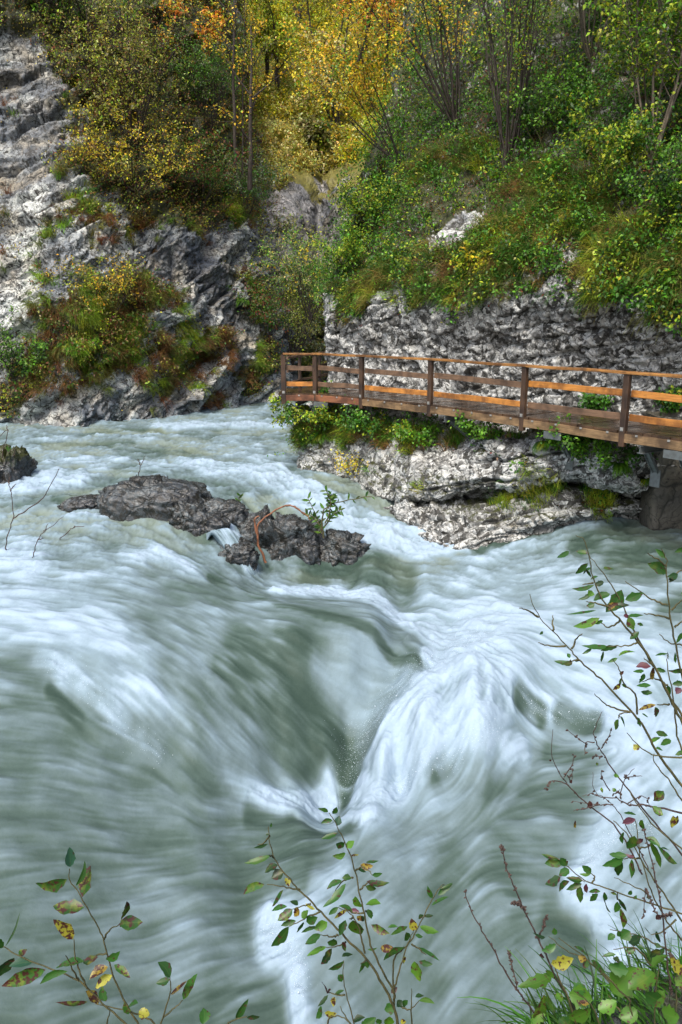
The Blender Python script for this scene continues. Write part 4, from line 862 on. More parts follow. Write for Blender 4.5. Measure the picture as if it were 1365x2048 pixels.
def woody(name, label, cat, base, height, nst, spread, lean, pal, seed, leafn=1200, leaf=0.08, r0=0.03, bark=None, curve=0.25, branchy=5, group=None, up=1.0,
          droop=0.0, first=0.35, fol_name='foliage', stem_name='stems', twigL=0.30, scale=1.2, jitter=0.07, out=0.0):
    rs = np.random.RandomState(seed); g = Geo(); base = np.asarray(base, float); ends = []
    lean = np.asarray(lean, float)
    def grow(p, d, L, r, lvl):
        n = 9 if lvl == 0 else (6 if lvl == 1 else 4); pts = [p]; dirs = []; rr_ = []
        for k in range(n):
            d = nz(d + rs.normal(size=3) * curve * 0.32 + np.array([0, 0, (0.05 * up if lvl == 0 else 0.02) - droop * 0.1]) + lean * 0.03 * (lvl == 0)); dirs.append(d); pts.append(pts[-1] + d * L / n)
        rad = np.linspace(r, r * (0.28 if lvl == 0 else 0.35), n + 1); g.tube(pts, rad, 6 if (lvl == 0 and r > 0.05) else (4 if lvl < 2 else 3))
        pts = np.array(pts)
        if lvl >= 2 or L < 0.25: ends.append(pts); return
        nb = branchy if lvl == 0 else max(3, branchy - 1)
        for b in range(nb):
            f = first + (1 - first) * (b + rs.rand()) / nb if lvl == 0 else 0.25 + 0.75 * (b + rs.rand()) / nb
            i = min(int(f * n), n - 1); q = pts[i] * (1 - (f * n - i)) + pts[i + 1] * (f * n - i)
            dd = dirs[i]; s = nz(np.cross(dd, rnd_unit(rs, 1)[0])); grow(q, nz(dd * 0.75 + s * 0.85 + np.array([0, 0, 0.1])), L * (twigL if lvl == 0 else 0.5) * rs.uniform(0.6, 1.3) * (1.15 - 0.5 * f), max(rad[i] * 0.5, 0.003), lvl + 1)
        ends.append(pts[n // 2:])
    for s in range(nst):
        a = 2 * math.pi * (s + rs.rand() * 0.7) / max(nst, 1); d = nz(np.array([math.cos(a) * spread, math.sin(a) * spread * 0.7, 1.0]) + lean + out * np.array([0, -1, 0]))
        grow(base + rs.normal(size=3) * 0.05 * min(1, nst - 1), d, height * rs.uniform(0.7, 1.1), r0 * rs.uniform(0.7, 1.15), 0)
    root = empty(name, tuple(base), label, cat, group)
    g.build(stem_name, bark or m_bark_dark, root, True, base)
    if leafn:
        seg = np.concatenate([np.stack([e[:-1], e[1:]], 1) for e in ends]); ln = np.linalg.norm(seg[:, 1] - seg[:, 0], axis=1)
        idx = rs.choice(len(seg), leafn, p=ln / ln.sum()); f = rs.rand(leafn, 1); dr = nz(seg[idx, 1] - seg[idx, 0])
        P = seg[idx, 0] * (1 - f) + seg[idx, 1] * f + rs.normal(size=(leafn, 3)) * jitter
        D = nz(dr * 0.4 + rnd_unit(rs, leafn) + np.array([0, 0, -0.3])); Nn = nz(np.array([0, -0.45, 0.8]) + 0.42 * rnd_unit(rs, leafn)); L = leaf * rs.uniform(0.55, 1.3, leafn)
        V, Fq, T = leaf_geo(P - base, D, Nn, L, L * 0.62, tints(P, pal, rs, scale)); mesh(fol_name, V, Fq, m_leaf, root, attrs={'tint': T})
    return root
def on(px, py, which, inn=0.1):
    h = hit(px, py, which)
    return h
HZ = [G_M, G_L, G_Y, G_L, G_Y, YEL, G_M]
AUT = [G_Y, YEL, G_L, GOLD, YEL, PALE, G_Y]
# hazels and shrubs of the right cliff (px, py of the foot)
woody('hazel_shrub', 'tall leaning fan of slender brown stems with yellow-green leaves, nearest the gorge', 'shrub', on(915, 262, 'right'), 6.6, 11, 0.34, (-0.30, -0.05, 0), AUT, 101, 3400, 0.10, 0.04, m_bark_dark, 0.22, 6, twigL=0.26)
woody('hazel_shrub', 'bundle of straight dark stems rising from the brown ledge in mid right slope', 'shrub', on(1013, 345, 'right'), 6.2, 15, 0.24, (0.0, -0.05, 0), HZ, 102, 2200, 0.09, 0.035, m_bark_dark, 0.18, 6, twigL=0.22)
woody('hazel_shrub', 'group of pale grey lichened stems with broad green leaves near the right edge', 'shrub', on(1300, 335, 'right'), 5.2, 9, 0.25, (-0.06, -0.15, 0), [G_M, G_L, G_Y, G_L, G_M], 103, 6400, 0.105, 0.04, m_bark_grey, 0.2, 7, twigL=0.33)
woody('hazel_shrub', 'leafy green hazel hanging over the top right corner', 'shrub', on(1180, 130, 'right'), 4.6, 7, 0.5, (-0.2, -0.3, 0), [G_M, G_L, G_D, G_Y], 104, 5200, 0.10, 0.035, m_bark_grey, 0.3, 6, twigL=0.35)
woody('arching_shrub', 'yellow-leaved arching shrub leaning left over the gorge from the right slope', 'shrub', on(800, 330, 'right'), 4.6, 7, 0.45, (-0.75, -0.2, 0), AUT, 105, 3600, 0.10, 0.026, m_bark_dark, 0.3, 6, twigL=0.35, droop=0.3)
woody('low_shrub', 'green low bush at the left shoulder of the right cliff', 'shrub', on(745, 470, 'right'), 1.9, 7, 0.7, (-0.2, -0.3, 0), [G_L, G_M, G_Y, G_L], 106, 2600, 0.085, 0.018, m_bark_dark, 0.35, 6)
woody('low_shrub', 'yellow flecked bush hugging the outer edge of the right cliff', 'shrub', on(705, 560, 'right'), 1.6, 7, 0.7, (-0.3, -0.3, 0), [YEL, G_Y, G_L, G_Y, OLV], 107, 2000, 0.08, 0.015, m_bark_dark, 0.35, 5)
woody('low_shrub', 'bright yellow-leaved sprig above the pale rock band', 'shrub', on(950, 560, 'right'), 0.9, 5, 0.8, (-0.2, -0.5, 0), [YEL, G_Y, YEL], 108, 420, 0.10, 0.01, m_twig, 0.3, 4)
woody('low_shrub', 'round-leaved lime green bush beside the rock band at the right edge', 'shrub', on(1330, 640, 'right'), 1.2, 7, 0.7, (-0.2, -0.5, 0), [G_L, G_M, G_L, G_Y], 109, 1300, 0.10, 0.012, m_twig, 0.3, 5)
woody('low_shrub', 'broad-leaved green bush under the grey-stemmed hazel', 'shrub', on(1230, 400, 'right'), 2.0, 8, 0.6, (-0.2, -0.4, 0), [G_L, G_M, G_Y, G_M], 110, 2800, 0.09, 0.016, m_twig, 0.3, 6)
woody('low_shrub', 'dark green bush below the bundle of straight stems', 'shrub', on(1080, 300, 'right'), 2.2, 8, 0.6, (0, -0.4, 0), [G_M, G_D, G_L, G_M], 111, 2800, 0.085, 0.016, m_twig, 0.3, 6)
woody('low_shrub', 'leafy bush hiding the slope at the right edge below the hazels', 'shrub', on(1350, 470, 'right'), 1.9, 8, 0.6, (-0.2, -0.4, 0), [G_M, G_L, G_D, G_Y], 112, 2600, 0.085, 0.016, m_twig, 0.3, 6)
woody('hanging_bush', 'bright green bush hanging from the rock under the far end of the boardwalk', 'bush', on(618, 850, 'right') + np.array([0, -0.25, 0.2]), 1.1, 10, 0.9, (0, -0.5, -0.4), [G_L, G_M, G_Y, G_L], 113, 1700, 0.09, 0.01, m_twig, 0.3, 4, droop=1.0)
woody('hanging_bush', 'sparse yellow-green sprigs on the grey rock below the far end of the boardwalk', 'bush', on(700, 950, 'right'), 0.9, 7, 0.8, (0, -0.5, -0.2), [G_Y, YEL, G_L], 114, 420, 0.06, 0.007, m_twig, 0.3, 4)
for _i, (_x, _y, _h, _n, _lb, _pal) in enumerate(((735,865,0.8,1100,'ferny green bush under the first bend of the boardwalk', [G_L, G_M, G_Y]), (830,885,0.7,800,'yellow-green tuft of plants left of the thick steel bracket', [G_Y, G_L, G_M]), (960,885,0.7,700,'dark green plants hanging just right of the thick steel bracket', [G_M, G_L, G_D]), (1130,900,0.8,900,'leafy plants in the arch of shade under the deck', [G_M, G_L, G_M]), (1220,925,0.6,500,'small green bush beside the concrete pier', [G_L, G_M]), (1180,835,0.5,600,'low green plants along the foot of the rock wall behind the rail', [G_L, G_M]), (1330,830,0.5,700,'green seedlings at the wall foot near the right edge', [G_L, G_M, G_Y]))):
    woody('hanging_bush', _lb, 'bush', on(_x, _y, 'right') + np.array([0, -0.12, 0.1]), _h, 9, 0.9, (0, -0.5, -0.3 if _y > 850 else 0.1), _pal, 150 + _i, _n, 0.085, 0.008, m_twig, 0.3, 4, droop=0.8 if _y > 850 else 0.0)
tufts('right', 'bracket_grass', 420, 26, 0.34, 0.011, [G_Y, OLV, G_L, (0.24, 0.16, 0.06), G_M], 15, -0.1, label='shaggy grass hanging from the rock edge beneath the boardwalk', hang=1.1, near=pxnear([(x, 872, 34) for x in range(600, 1260, 45)], 'right'))
# left cliff
YB = [(0.30, 0.32, 0.05), (0.42, 0.36, 0.05), OLV, (0.22, 0.22, 0.05), G_Y, BRN, PALE, (0.16, 0.15, 0.04)]
woody('yellow_shrub', 'large yellow-leaved shrub spreading over the upper left cliff', 'shrub', on(275, 300, 'left'), 6.4, 12, 0.6, (0.0, -0.3, 0), YB, 121, 8500, 0.115, 0.05, m_bark_dark, 0.35, 7, twigL=0.42, first=0.2)
woody('yellow_shrub', 'flat-branched pale yellow shrub in front of the dark hollow on the left cliff', 'shrub', on(270, 385, 'left'), 4.2, 10, 1.5, (0.1, -0.9, -0.2), [PALE, G_Y, OLV, YEL, BRN, PALE], 122, 5200, 0.10, 0.035, m_bark_dark, 0.3, 7, twigL=0.4)
woody('green_shrub', 'fine-leaved grey-green shrub of upright stems beside the thin trees', 'shrub', on(420, 270, 'left'), 4.4, 12, 0.45, (0.1, -0.2, 0), [GRY, G_M, G_L, GRY, OLV], 123, 5200, 0.10, 0.03, m_bark_dark, 0.25, 7, twigL=0.36)
woody('orange_maple', 'small maple with burnt orange leaves near the top of the left cliff', 'tree', on(390, 190, 'left'), 4.6, 4, 0.5, (-0.05, -0.2, 0), [ORA, ORA, GOLD, (0.4, 0.12, 0.03)], 124, 1500, 0.17, 0.05, m_bark_dark, 0.3, 6, twigL=0.35, first=0.5)
woody('green_shrub', 'green leafy shrub at the top left corner of the cliff', 'shrub', on(200, 120, 'left'), 5.0, 10, 0.6, (-0.1, -0.3, 0), [G_M, G_L, OLV, G_Y], 125, 5000, 0.13, 0.04, m_bark_dark, 0.3, 7, twigL=0.4)
woody('yellow_shrub', 'low golden shrub on the green ledge halfway down the left cliff', 'shrub', on(225, 640, 'left'), 2.6, 10, 1.0, (0.0, -0.6, 0), [YEL, G_Y, OLV, GOLD, G_Y], 126, 2600, 0.10, 0.02, m_bark_dark, 0.3, 6, twigL=0.4)
woody('green_shrub', 'dark bushy shrub at the lower left foot of the cliff', 'shrub', on(55, 790, 'left'), 2.6, 10, 0.8, (0.0, -0.5, 0), [G_M, G_D, G_L, OLV], 127, 2600, 0.11, 0.02, m_bark_dark, 0.3, 6, twigL=0.4)
woody('green_shrub', 'bright green shrub at the foot of the thin trees above the gorge', 'shrub', on(492, 440, 'left'), 3.0, 10, 0.6, (0.2, -0.4, 0), [G_L, G_M, GRY, G_Y], 128, 3400, 0.10, 0.02, m_bark_dark, 0.3, 6, twigL=0.4)
woody('brown_shrub', 'russet half-bare shrub on the corner of the left cliff above the river', 'shrub', on(530, 690, 'left'), 3.0, 10, 0.7, (0.1, -0.4, 0), [BRN, OLV, G_M, RED, G_Y], 129, 3200, 0.10, 0.02, m_bark_dark, 0.3, 6, twigL=0.4)
woody('brown_shrub', 'brown and green scrubby bush below the dark hollow of the left cliff', 'shrub', on(400, 430, 'left'), 3.2, 10, 0.7, (0.1, -0.4, 0), [BRN, OLV, G_M, RED, G_L], 130, 3600, 0.11, 0.02, m_bark_dark, 0.3, 6, twigL=0.4)
woody('green_shrub', 'olive shrub beside the pale rock in the upper left', 'shrub', on(110, 60, 'left'), 3.8, 9, 0.7, (-0.1, -0.4, 0), [OLV, G_M, G_Y, BRN], 131, 3600, 0.12, 0.03, m_bark_dark, 0.3, 6, twigL=0.4)
# thin dark trees over the gorge
def up_at(px, py, Y, dx=0): return at(px, py, Y)
woody('slender_tree', 'tall dark straight trunk rising from the left cliff edge, left of the three thin trees', 'tree', at(472, 330, 41.5), 14.5, 1, 0.0, (0.0, 0, 0), [OLV, YEL, G_Y, BRN], 141, 600, 0.12, 0.14, m_bark_dark, 0.10, 9, twigL=0.24, first=0.25, fol_name='crown', stem_name='trunk')
woody('slender_tree', 'dark forked tree with orange leaves standing on the corner of the left cliff', 'tree', at(500, 380, 41), 9.5, 1, 0.0, (0.03, 0, 0), [ORA, YEL, GOLD, G_Y, OLV], 142, 800, 0.13, 0.13, m_bark_dark, 0.16, 8, twigL=0.36, first=0.3, fol_name='crown', stem_name='trunk')
woody('slender_tree', 'thin leaning stem between the two dark trees above the gorge', 'tree', at(485, 350, 42), 9.0, 1, 0.0, (0.12, 0, 0), [G_Y, OLV, G_L], 143, 600, 0.11, 0.07, m_bark_dark, 0.14, 7, twigL=0.3, first=0.4, fol_name='crown', stem_name='trunk')
woody('bare_bush', 'fine-leaved pale green bush hanging in the mouth of the gorge', 'bush', at(585, 730, 44), 6.2, 14, 0.6, (0.0, 0, 0), [GRY, (0.26, 0.28, 0.10), G_Y, (0.34, 0.36, 0.12)], 144, 9500, 0.10, 0.035, m_bark_dark, 0.3, 7, twigL=0.6, first=0.1, jitter=0.2)
woody('bare_bush', 'yellow-green willow bush behind the far end of the boardwalk', 'bush', at(622, 640, 40), 3.8, 9, 0.5, (0.0, 0, 0), [G_Y, YEL, GRY, G_L, PALE, GOLD], 145, 6000, 0.10, 0.03, m_bark_dark, 0.3, 7, twigL=0.4, first=0.2)
# trees one can tell apart on the far hillside
FT = [(545,120,13,'small golden tree at the top of the gorge, left of the bright yellow one',[GOLD,YEL,ORA],0.02),(650,190,13,'bright yellow rounded tree in the centre of the far hillside',[YEL,(0.62,0.50,0.04),G_Y,YEL],0.0),
 (690,210,15,'dark curved trunk with orange crown right of the bright yellow tree',[GOLD,ORA,YEL],0.18),(600,60,14,'russet-leaved tree high on the left of the far hillside',[(0.35,0.15,0.03),ORA,GOLD],0.0),
 (730,110,13,'yellow-green tree high on the right of the far hillside',[G_Y,YEL,G_L],0.05),(560,215,7,'olive small tree above the folded grey rock',[OLV,G_Y,YEL],0.05),(680,280,6,'low tree with light yellow leaves above the white outcrop',[YEL,PALE,G_Y],-0.1),
 (770,200,11,'orange tree behind the hazel stems',[GOLD,ORA,YEL],0.0),(530,190,7,'yellow tree just right of the dark forked tree',[YEL,G_Y,GOLD],0.0),(700,20,15,'green-yellow tree at the very top of the ravine',[G_Y,YEL,G_L],0.0),
 (850,120,12,'golden tree seen through the fan of brown stems',[GOLD,YEL,ORA],0.0),(640,345,4,'thin-leaved bush on the brow of the folded grey rock',[G_Y,OLV,PALE],0.0)]
for i, (x, y, h, lb, pal, ln) in enumerate(FT):
    b = hit(x, y, 'far')
    if b is None: continue
    woody('autumn_tree', lb, 'tree', b, h, 2 if i % 3 else 3, 0.25, (ln, -0.05, 0), pal, 200 + i, 2400, 0.26, 0.15, m_bark_dark, 0.28, 7, twigL=0.42, first=0.35, fol_name='crown', stem_name='trunk', jitter=0.22, scale=0.4)
print('woody', round(time.time() - T0, 1))

# ferns: one frond-built plant of each size, then copies
def fern_plant(seed, n, L, pal):
    rs = np.random.RandomState(seed); g = Geo(); Vs, Fs, Ts, c = [], [], [], 0
    for k in range(n):
        a = rs.uniform(-1.5, 1.5); d = nz(np.array([math.sin(a), -math.cos(a) * 0.8, rs.uniform(0.2, 0.9)])); Lf = L * rs.uniform(0.7, 1.15); p = np.zeros(3); pts = [p]
        for s in range(14): d = nz(d + np.array([0, 0, -0.15])); p = p + d * Lf / 14; pts.append(p)
        pts = np.array(pts); g.tube(pts, np.linspace(0.004, 0.001, 15), 3); t = nz(np.gradient(pts, axis=0)); s_ = nz(np.cross(t, [0, 0, 1.0])); up_ = np.cross(s_, t)
        f = np.linspace(0.12, 1, 20); P = np.stack([np.interp(f * 14, range(15), pts[:, q]) for q in range(3)], 1); S = np.stack([np.interp(f * 14, range(15), s_[:, q]) for q in range(3)], 1); TT = np.stack([np.interp(f * 14, range(15), t[:, q]) for q in range(3)], 1); UU = np.stack([np.interp(f * 14, range(15), up_[:, q]) for q in range(3)], 1)
        ln = Lf * 0.20 * np.sin(np.clip(f * 0.9 + 0.12, 0, 1) * math.pi) ** 0.8 + 0.004
        for sg in (-1, 1):
            V, Fq, T = leaf_geo(P, S * sg + TT * 0.45, UU, ln, ln * 0.24, np.tile(pal[k % len(pal)], (20, 1)) * rs.uniform(0.8, 1.25)); Vs.append(V); Fs.append(Fq + c); Ts.append(T); c += len(V)
    Vs += g.V; Fs.append(np.concatenate(g.F) + c); Ts.append(np.tile((0.05, 0.07, 0.015), (g.n, 1)))
    return mesh('fern', np.concatenate(Vs), np.concatenate(Fs), m_leaf, attrs={'tint': np.concatenate(Ts)}), g
FERNS = [(608,815,'right',1.5,'fern under the last post of the boardwalk'),(640,870,'right',1.3,'fern drooping below the hanging bush'),(700,835,'right',1.3,'fern right of the first steel strut'),(740,850,'right',1.2,'fern in the green strip below the red beam'),
 (800,850,'right',1.1,'fern in the strip under the third rail bay'),(950,865,'right',1.0,'fern right of the thick steel bracket'),(1095,885,'right',1.2,'fern under the deck beside the thin strut'),(1150,890,'right',1.2,'fern in the middle of the dark recess under the deck'),
 (1240,930,'right',1.1,'light green fern spreading left of the concrete pier'),(1290,960,'right',0.8,'narrow fern hanging on the face of the concrete pier'),(760,520,'right',1.4,'fern on the overgrown shoulder of the right cliff'),(720,590,'right',1.3,'yellowing fern at the outer edge of the right cliff'),
 (900,600,'right',1.2,'fern hanging over the rock band in the middle'),(1100,330,'right',1.5,'fern in the shade of the right slope'),(1190,470,'right',1.4,'fern above the white outcrop on the right'),(1310,540,'right',1.3,'fern on the rim of the rock band near the right edge'),
 (140,690,'left',3.0,'broad fern on the green ledge of the left cliff'),(190,680,'left',2.8,'fern in the middle of the left cliff ledge'),(60,740,'left',2.8,'fern at the dark lower left of the cliff'),(215,590,'left',2.6,'fern under the golden shrub'),(490,600,'left',2.8,'fern on the corner of the left cliff'),(530,640,'left',2.8,'fern low on the edge of the gorge')]
protos = []
for s_ in range(3):
    pm, g = fern_plant(300 + s_, 13, 0.42, [G_L, G_M, (0.10, 0.2, 0.03), G_Y] if s_ != 2 else [G_L, G_M]); protos.append(pm)
FERNS = [f_ + (hit(f_[0], f_[1], f_[2]),) for f_ in FERNS]; FERNS = [f_ for f_ in FERNS if f_[5] is not None]
for i, (x, y, wh, sz, lb, h) in enumerate(FERNS):
    sz = sz * (0.62 if wh == 'left' else 1.0)
    o = protos[i % 3] if i < 3 else protos[i % 3].copy()
    if i >= 3: C.objects.link(o)
    o.location = h + np.array([0, -0.03, 0.02]); o.scale = (sz,) * 3; o.rotation_euler = (0, 0, -0.25 + 0.3 * ((i * 7) % 5 - 2) / 2); tag(o, lb, 'fern', 'ferns rooted on the cliffs')
# ------------------------------------------------------------------ plants traced stem by stem, at their own distance
def spotted():
    M = Mat('blotched_leaves'); c = M.attr('tint', True); p = M.pos(); sp_ = M.attr('spot')
    n1 = M.noise(p, 70, 3, 0.6); k = M.ramp(M.math('ADD', n1, M.math('MULTIPLY', sp_, 0.13)), [(0.60, 0), (0.66, 1)])
    n2 = M.noise(p, 30, 3, 0.5)
    cc = M.mix(M.math('MULTIPLY', M.ramp(n2, [(0.48, 0), (0.66, 0.4)]), sp_), c, (0.34, 0.30, 0.03)); cc = M.mix(k, cc, (0.055, 0.018, 0.014))
    vein = M.ramp(M.attr('rib'), [(0.0, 0.55), (0.10, 1.0)]); cc = M.mix(vein, M.mix(0.45, cc, (0.16, 0.20, 0.05)), cc)
    M.link(cc, M.b.inputs['Base Color']); M.b.inputs['Roughness'].default_value = 0.42; M.b.inputs['Specular IOR Level'].default_value = 0.4
    tr = M.n('BsdfTranslucent', {'Color': cc}); mx = M.n('MixShader', {0: 0.25, 1: M.b.outputs[0], 2: tr.outputs[0]}); M.link(mx.outputs[0], M.out.inputs[0])
    return M.m
m_spot = spotted()
LC = {'G': (0.024, 0.085, 0.012), 'D': (0.014, 0.045, 0.010), 'L': (0.06, 0.155, 0.014), 'Y': (0.26, 0.26, 0.03), 'K': (0.05, 0.02, 0.02), 'O': (0.22, 0.16, 0.025), 'P': (0.10, 0.03, 0.05), 'T': (0.03, 0.09, 0.05)}
def fine_leaf(a, b, wd, rs, col, spot, fold=0.25, curl=None, serr=0.0):
    """an ovate leaf blade from a to b with a midrib fold, curl and wavy margin"""
    a, b = np.asarray(a), np.asarray(b); d = b - a; L = np.linalg.norm(d); d = d / L; view = nz(-(a + b)); nrm = nz(view + 0.75 * rnd_unit(rs, 1)[0] + np.array([0, 0, 0.35])); s = nz(np.cross(d, nrm)); nrm = np.cross(s, d)
    n = 9; t = np.linspace(0, 1, n); prof = np.sin(np.pi * t ** 0.85) ** 0.85; prof[0] = 0.03; prof[-1] = 0.02
    curl = rs.uniform(-0.22, 0.25) if curl is None else curl; sw = rs.uniform(-0.12, 0.12)
    mid = a + d * (L * t)[:, None] - nrm * (curl * L * (t - 0.3) ** 2)[:, None] + s * (sw * L * np.sin(np.pi * t))[:, None]
    wv = 1 + 0.10 * rs.normal(size=(2, n)) + serr * np.where(np.arange(n) % 2, 0.12, -0.12)
    V = []
    for i in range(n):
        hw = wd / 2 * prof[i]
        V += [mid[i] - s * hw * wv[0, i] + nrm * hw * fold, mid[i] - s * hw * 0.5 + nrm * hw * fold * 0.35, mid[i], mid[i] + s * hw * 0.5 + nrm * hw * fold * 0.35, mid[i] + s * hw * wv[1, i] + nrm * hw * fold]
    Fq = gridfaces(n, 5); c = np.array(LC[col]) * rs.uniform(0.75, 1.3)
    return np.array(V), Fq, np.tile(c, (n * 5, 1)), np.full(n * 5, spot), np.tile([1, .5, 0, .5, 1], n)
def conv(zx, zy, sc_): return lambda q: (zx + q[0] / sc_, zy + q[1] / sc_)
def traced(name, label, cat, cv_, stems, leaves, Y, seed, sdef=0.25, mat=None, auto=0, auto_len=70, auto_w=28, auto_cols='GGLGY', Yvar=0.08, r_px=(5, 1.6), leafname='foliage', serr=0, root_ext=0.0, nubs=0, group=None, leaf_mat=None):
    """stems: polylines (zoom px); leaves: (x0,y0,x1,y1,width[,colour][,spot])"""
    rs = np.random.RandomState(seed); g = Geo(); zs = cv_[2]; CVT = conv(*cv_); paths = []
    for si, st in enumerate(stems):
        rw = r_px; pts2 = st
        if isinstance(st, dict): rw = st['r']; pts2 = st['p']
        pix = np.array([CVT(q) for q in pts2], float)
        pix = smoothpath(pix, max(6, len(pix) * 4)); dY = Yvar * math.sin(si * 2.4) * np.linspace(0.3, 1, len(pix)); P = at(pix[:, 0], pix[:, 1], Y + dY)
        mm = Y / F_PX; P[1:-1] += rs.normal(size=P[1:-1].shape) * mm * 0.9 / 1
        if root_ext and si in (0,): P = np.concatenate([[P[0] + (P[0] - P[1]) * 0.2 + np.array([0, 0, -root_ext])], P])
        g.tube(P, np.linspace(rw[0], rw[1], len(P)) * mm / 2, 5); paths.append(P)
        if nubs:
            for k in range(nubs):
                f = rs.rand() * (len(P) - 1.01); i = int(f); q = P[i] + (P[i + 1] - P[i]) * (f - i); dd = nz(rnd_unit(rs, 1)[0] + nz(P[i + 1] - P[i]) * 0.5); g.tube([q, q + dd * mm * 3, q + dd * mm * 6.5], [mm * 1.6, mm * 2.4, mm * 0.8], 4)
    allp = np.concatenate(paths); root = empty(name, tuple(allp[0]), label, cat, group); g.build('stems', mat or m_twig, root, True, allp[0])
    V, Fq, T, S, Rb, c = [], [], [], [], [], 0
    def put(a, b, wd, col, spot):
        nonlocal c
        v, f, t_, s_, r_ = fine_leaf(a, b, wd, rs, col, spot, serr=serr); V.append(v); Fq.append(f + c); T.append(t_); S.append(s_); Rb.append(r_); c += len(v)
    for lf in leaves:
        x0, y0, x1, y1, wd = lf[:5]; col = lf[5] if len(lf) > 5 else 'G'; spot = lf[6] if len(lf) > 6 else (1.0 if col in 'YO' else rs.choice([0, 0, sdef, sdef * 2]))
        p0, p1 = CVT((x0, y0)), CVT((x1, y1)); a = at(p0[0], p0[1], Y); j = np.argmin(np.linalg.norm(allp - a, axis=1)); Ya = allp[j][1]
        a = at(p0[0], p0[1], Ya)
        if np.linalg.norm(allp[j] - a) < 40 * Y / F_PX: g2 = allp[j]
        b = at(p1[0], p1[1], Ya + rs.uniform(-0.6, 0.6) * np.hypot(x1 - x0, y1 - y0) / zs * Y / F_PX); b = a + (b - a) * 1.08; put(a, b, wd / zs * Y / F_PX * 1.12, col, spot)
    for P in paths if auto else []:
        for k in range(auto):
            f = (0.15 + 0.85 * (k + rs.rand()) / auto) * (len(P) - 1.01); i = int(f); q = P[i] + (P[i + 1] - P[i]) * (f - i); dd = nz(P[i + 1] - P[i])
            s = nz(np.cross(dd, nz(-q))) * (1 if k % 2 else -1); L = auto_len / zs * Y / F_PX * rs.uniform(0.6, 1.3); e = nz(dd * 0.6 + s * 0.8 + 0.4 * rnd_unit(rs, 1)[0] + np.array([0, 0, -0.15]))
            put(q, q + e * L, L * auto_w / auto_len * rs.uniform(0.8, 1.2), auto_cols[rs.randint(len(auto_cols))], rs.choice([0, 0, 0.5]))
    if V: mesh(leafname, np.concatenate(V) - allp[0], np.concatenate(Fq), leaf_mat or m_spot, root, attrs={'tint': np.concatenate(T), 'spot': np.concatenate(S), 'rib': np.concatenate(Rb)})
    return root
Z1 = (0, 1600, 2.73); Z2 = (450, 1580, 2.73); Z8 = (900, 1050, 2.935); Z3 = (900, 1580, 2.935)
traced('willow_shrub', 'leafy twigs with blotched green and yellow leaves at the lower left corner', 'shrub', Z1,
 [[(790,1300),(755,1223),(700,1130),(620,960),(575,790),(540,700),(455,545),(385,440),(380,375)], [(760,1300),(690,1223),(560,1110),(430,985),(250,910),(100,850),(20,800),(-60,770)],
  [(430,985),(400,930),(360,850)], [(870,1260),(830,1210),(730,1160),(600,1130),(520,1110)], [(480,1030),(440,950),(410,850),(405,760)], [(860,1280),(880,1223),(930,1060),(930,970)], [(895,1185),(950,1140),(1000,1095)],
  [(570,760),(600,710),(650,680)], [(660,690),(665,650)], [(585,840),(520,850),(450,880)], [(1230,1290),(1240,1223),(1290,1200),(1350,1180)], [(1110,1290),(1112,1215)], [(580,1260),(600,1150)]],
 [(385,365,380,265,60,'T',0),(365,435,200,460,72,'G',.6),(450,530,490,370,84,'G',.9),(415,470,460,345,28,'G'),(460,585,300,570,88,'G',.8),(400,760,300,660,78,'Y'),(665,650,690,560,62,'G',.7),(650,680,770,670,78,'G',.6),
  (460,880,310,900,68,'G',.3),(455,890,530,860,66,'D',.9),(580,870,650,830,48,'G',0),(590,910,495,970,62,'O'),(615,955,530,1025,52,'Y',.5),(625,900,705,970,46,'G',.8),(250,925,35,1005,86,'G',.9),(370,935,230,1000,46),
  (180,885,60,900,64,'T',0),(130,850,110,820,50,'G'),(80,860,0,950,66,'D'),(20,805,-30,760,40),(30,800,100,630,13,'D',0),(480,1100,325,1095,34,'G'),(540,1110,470,1050,64,'O'),(580,1100,560,1020,46,'G'),(700,1130,750,1110,50),
  (760,1150,815,1170,62,'Y',.6),(700,1170,680,1110,58),(930,970,870,890,62),(930,980,860,1000,44),(935,1060,1025,1000,58,'O'),(1000,1090,1070,960,52,'G',.2),(1110,1223,1110,1140,66,'G'),(1290,1200,1355,1100,48),(1350,1190,1420,1180,26,'D')],
 2.0, 401, sdef=0.5, r_px=(5.5, 2))
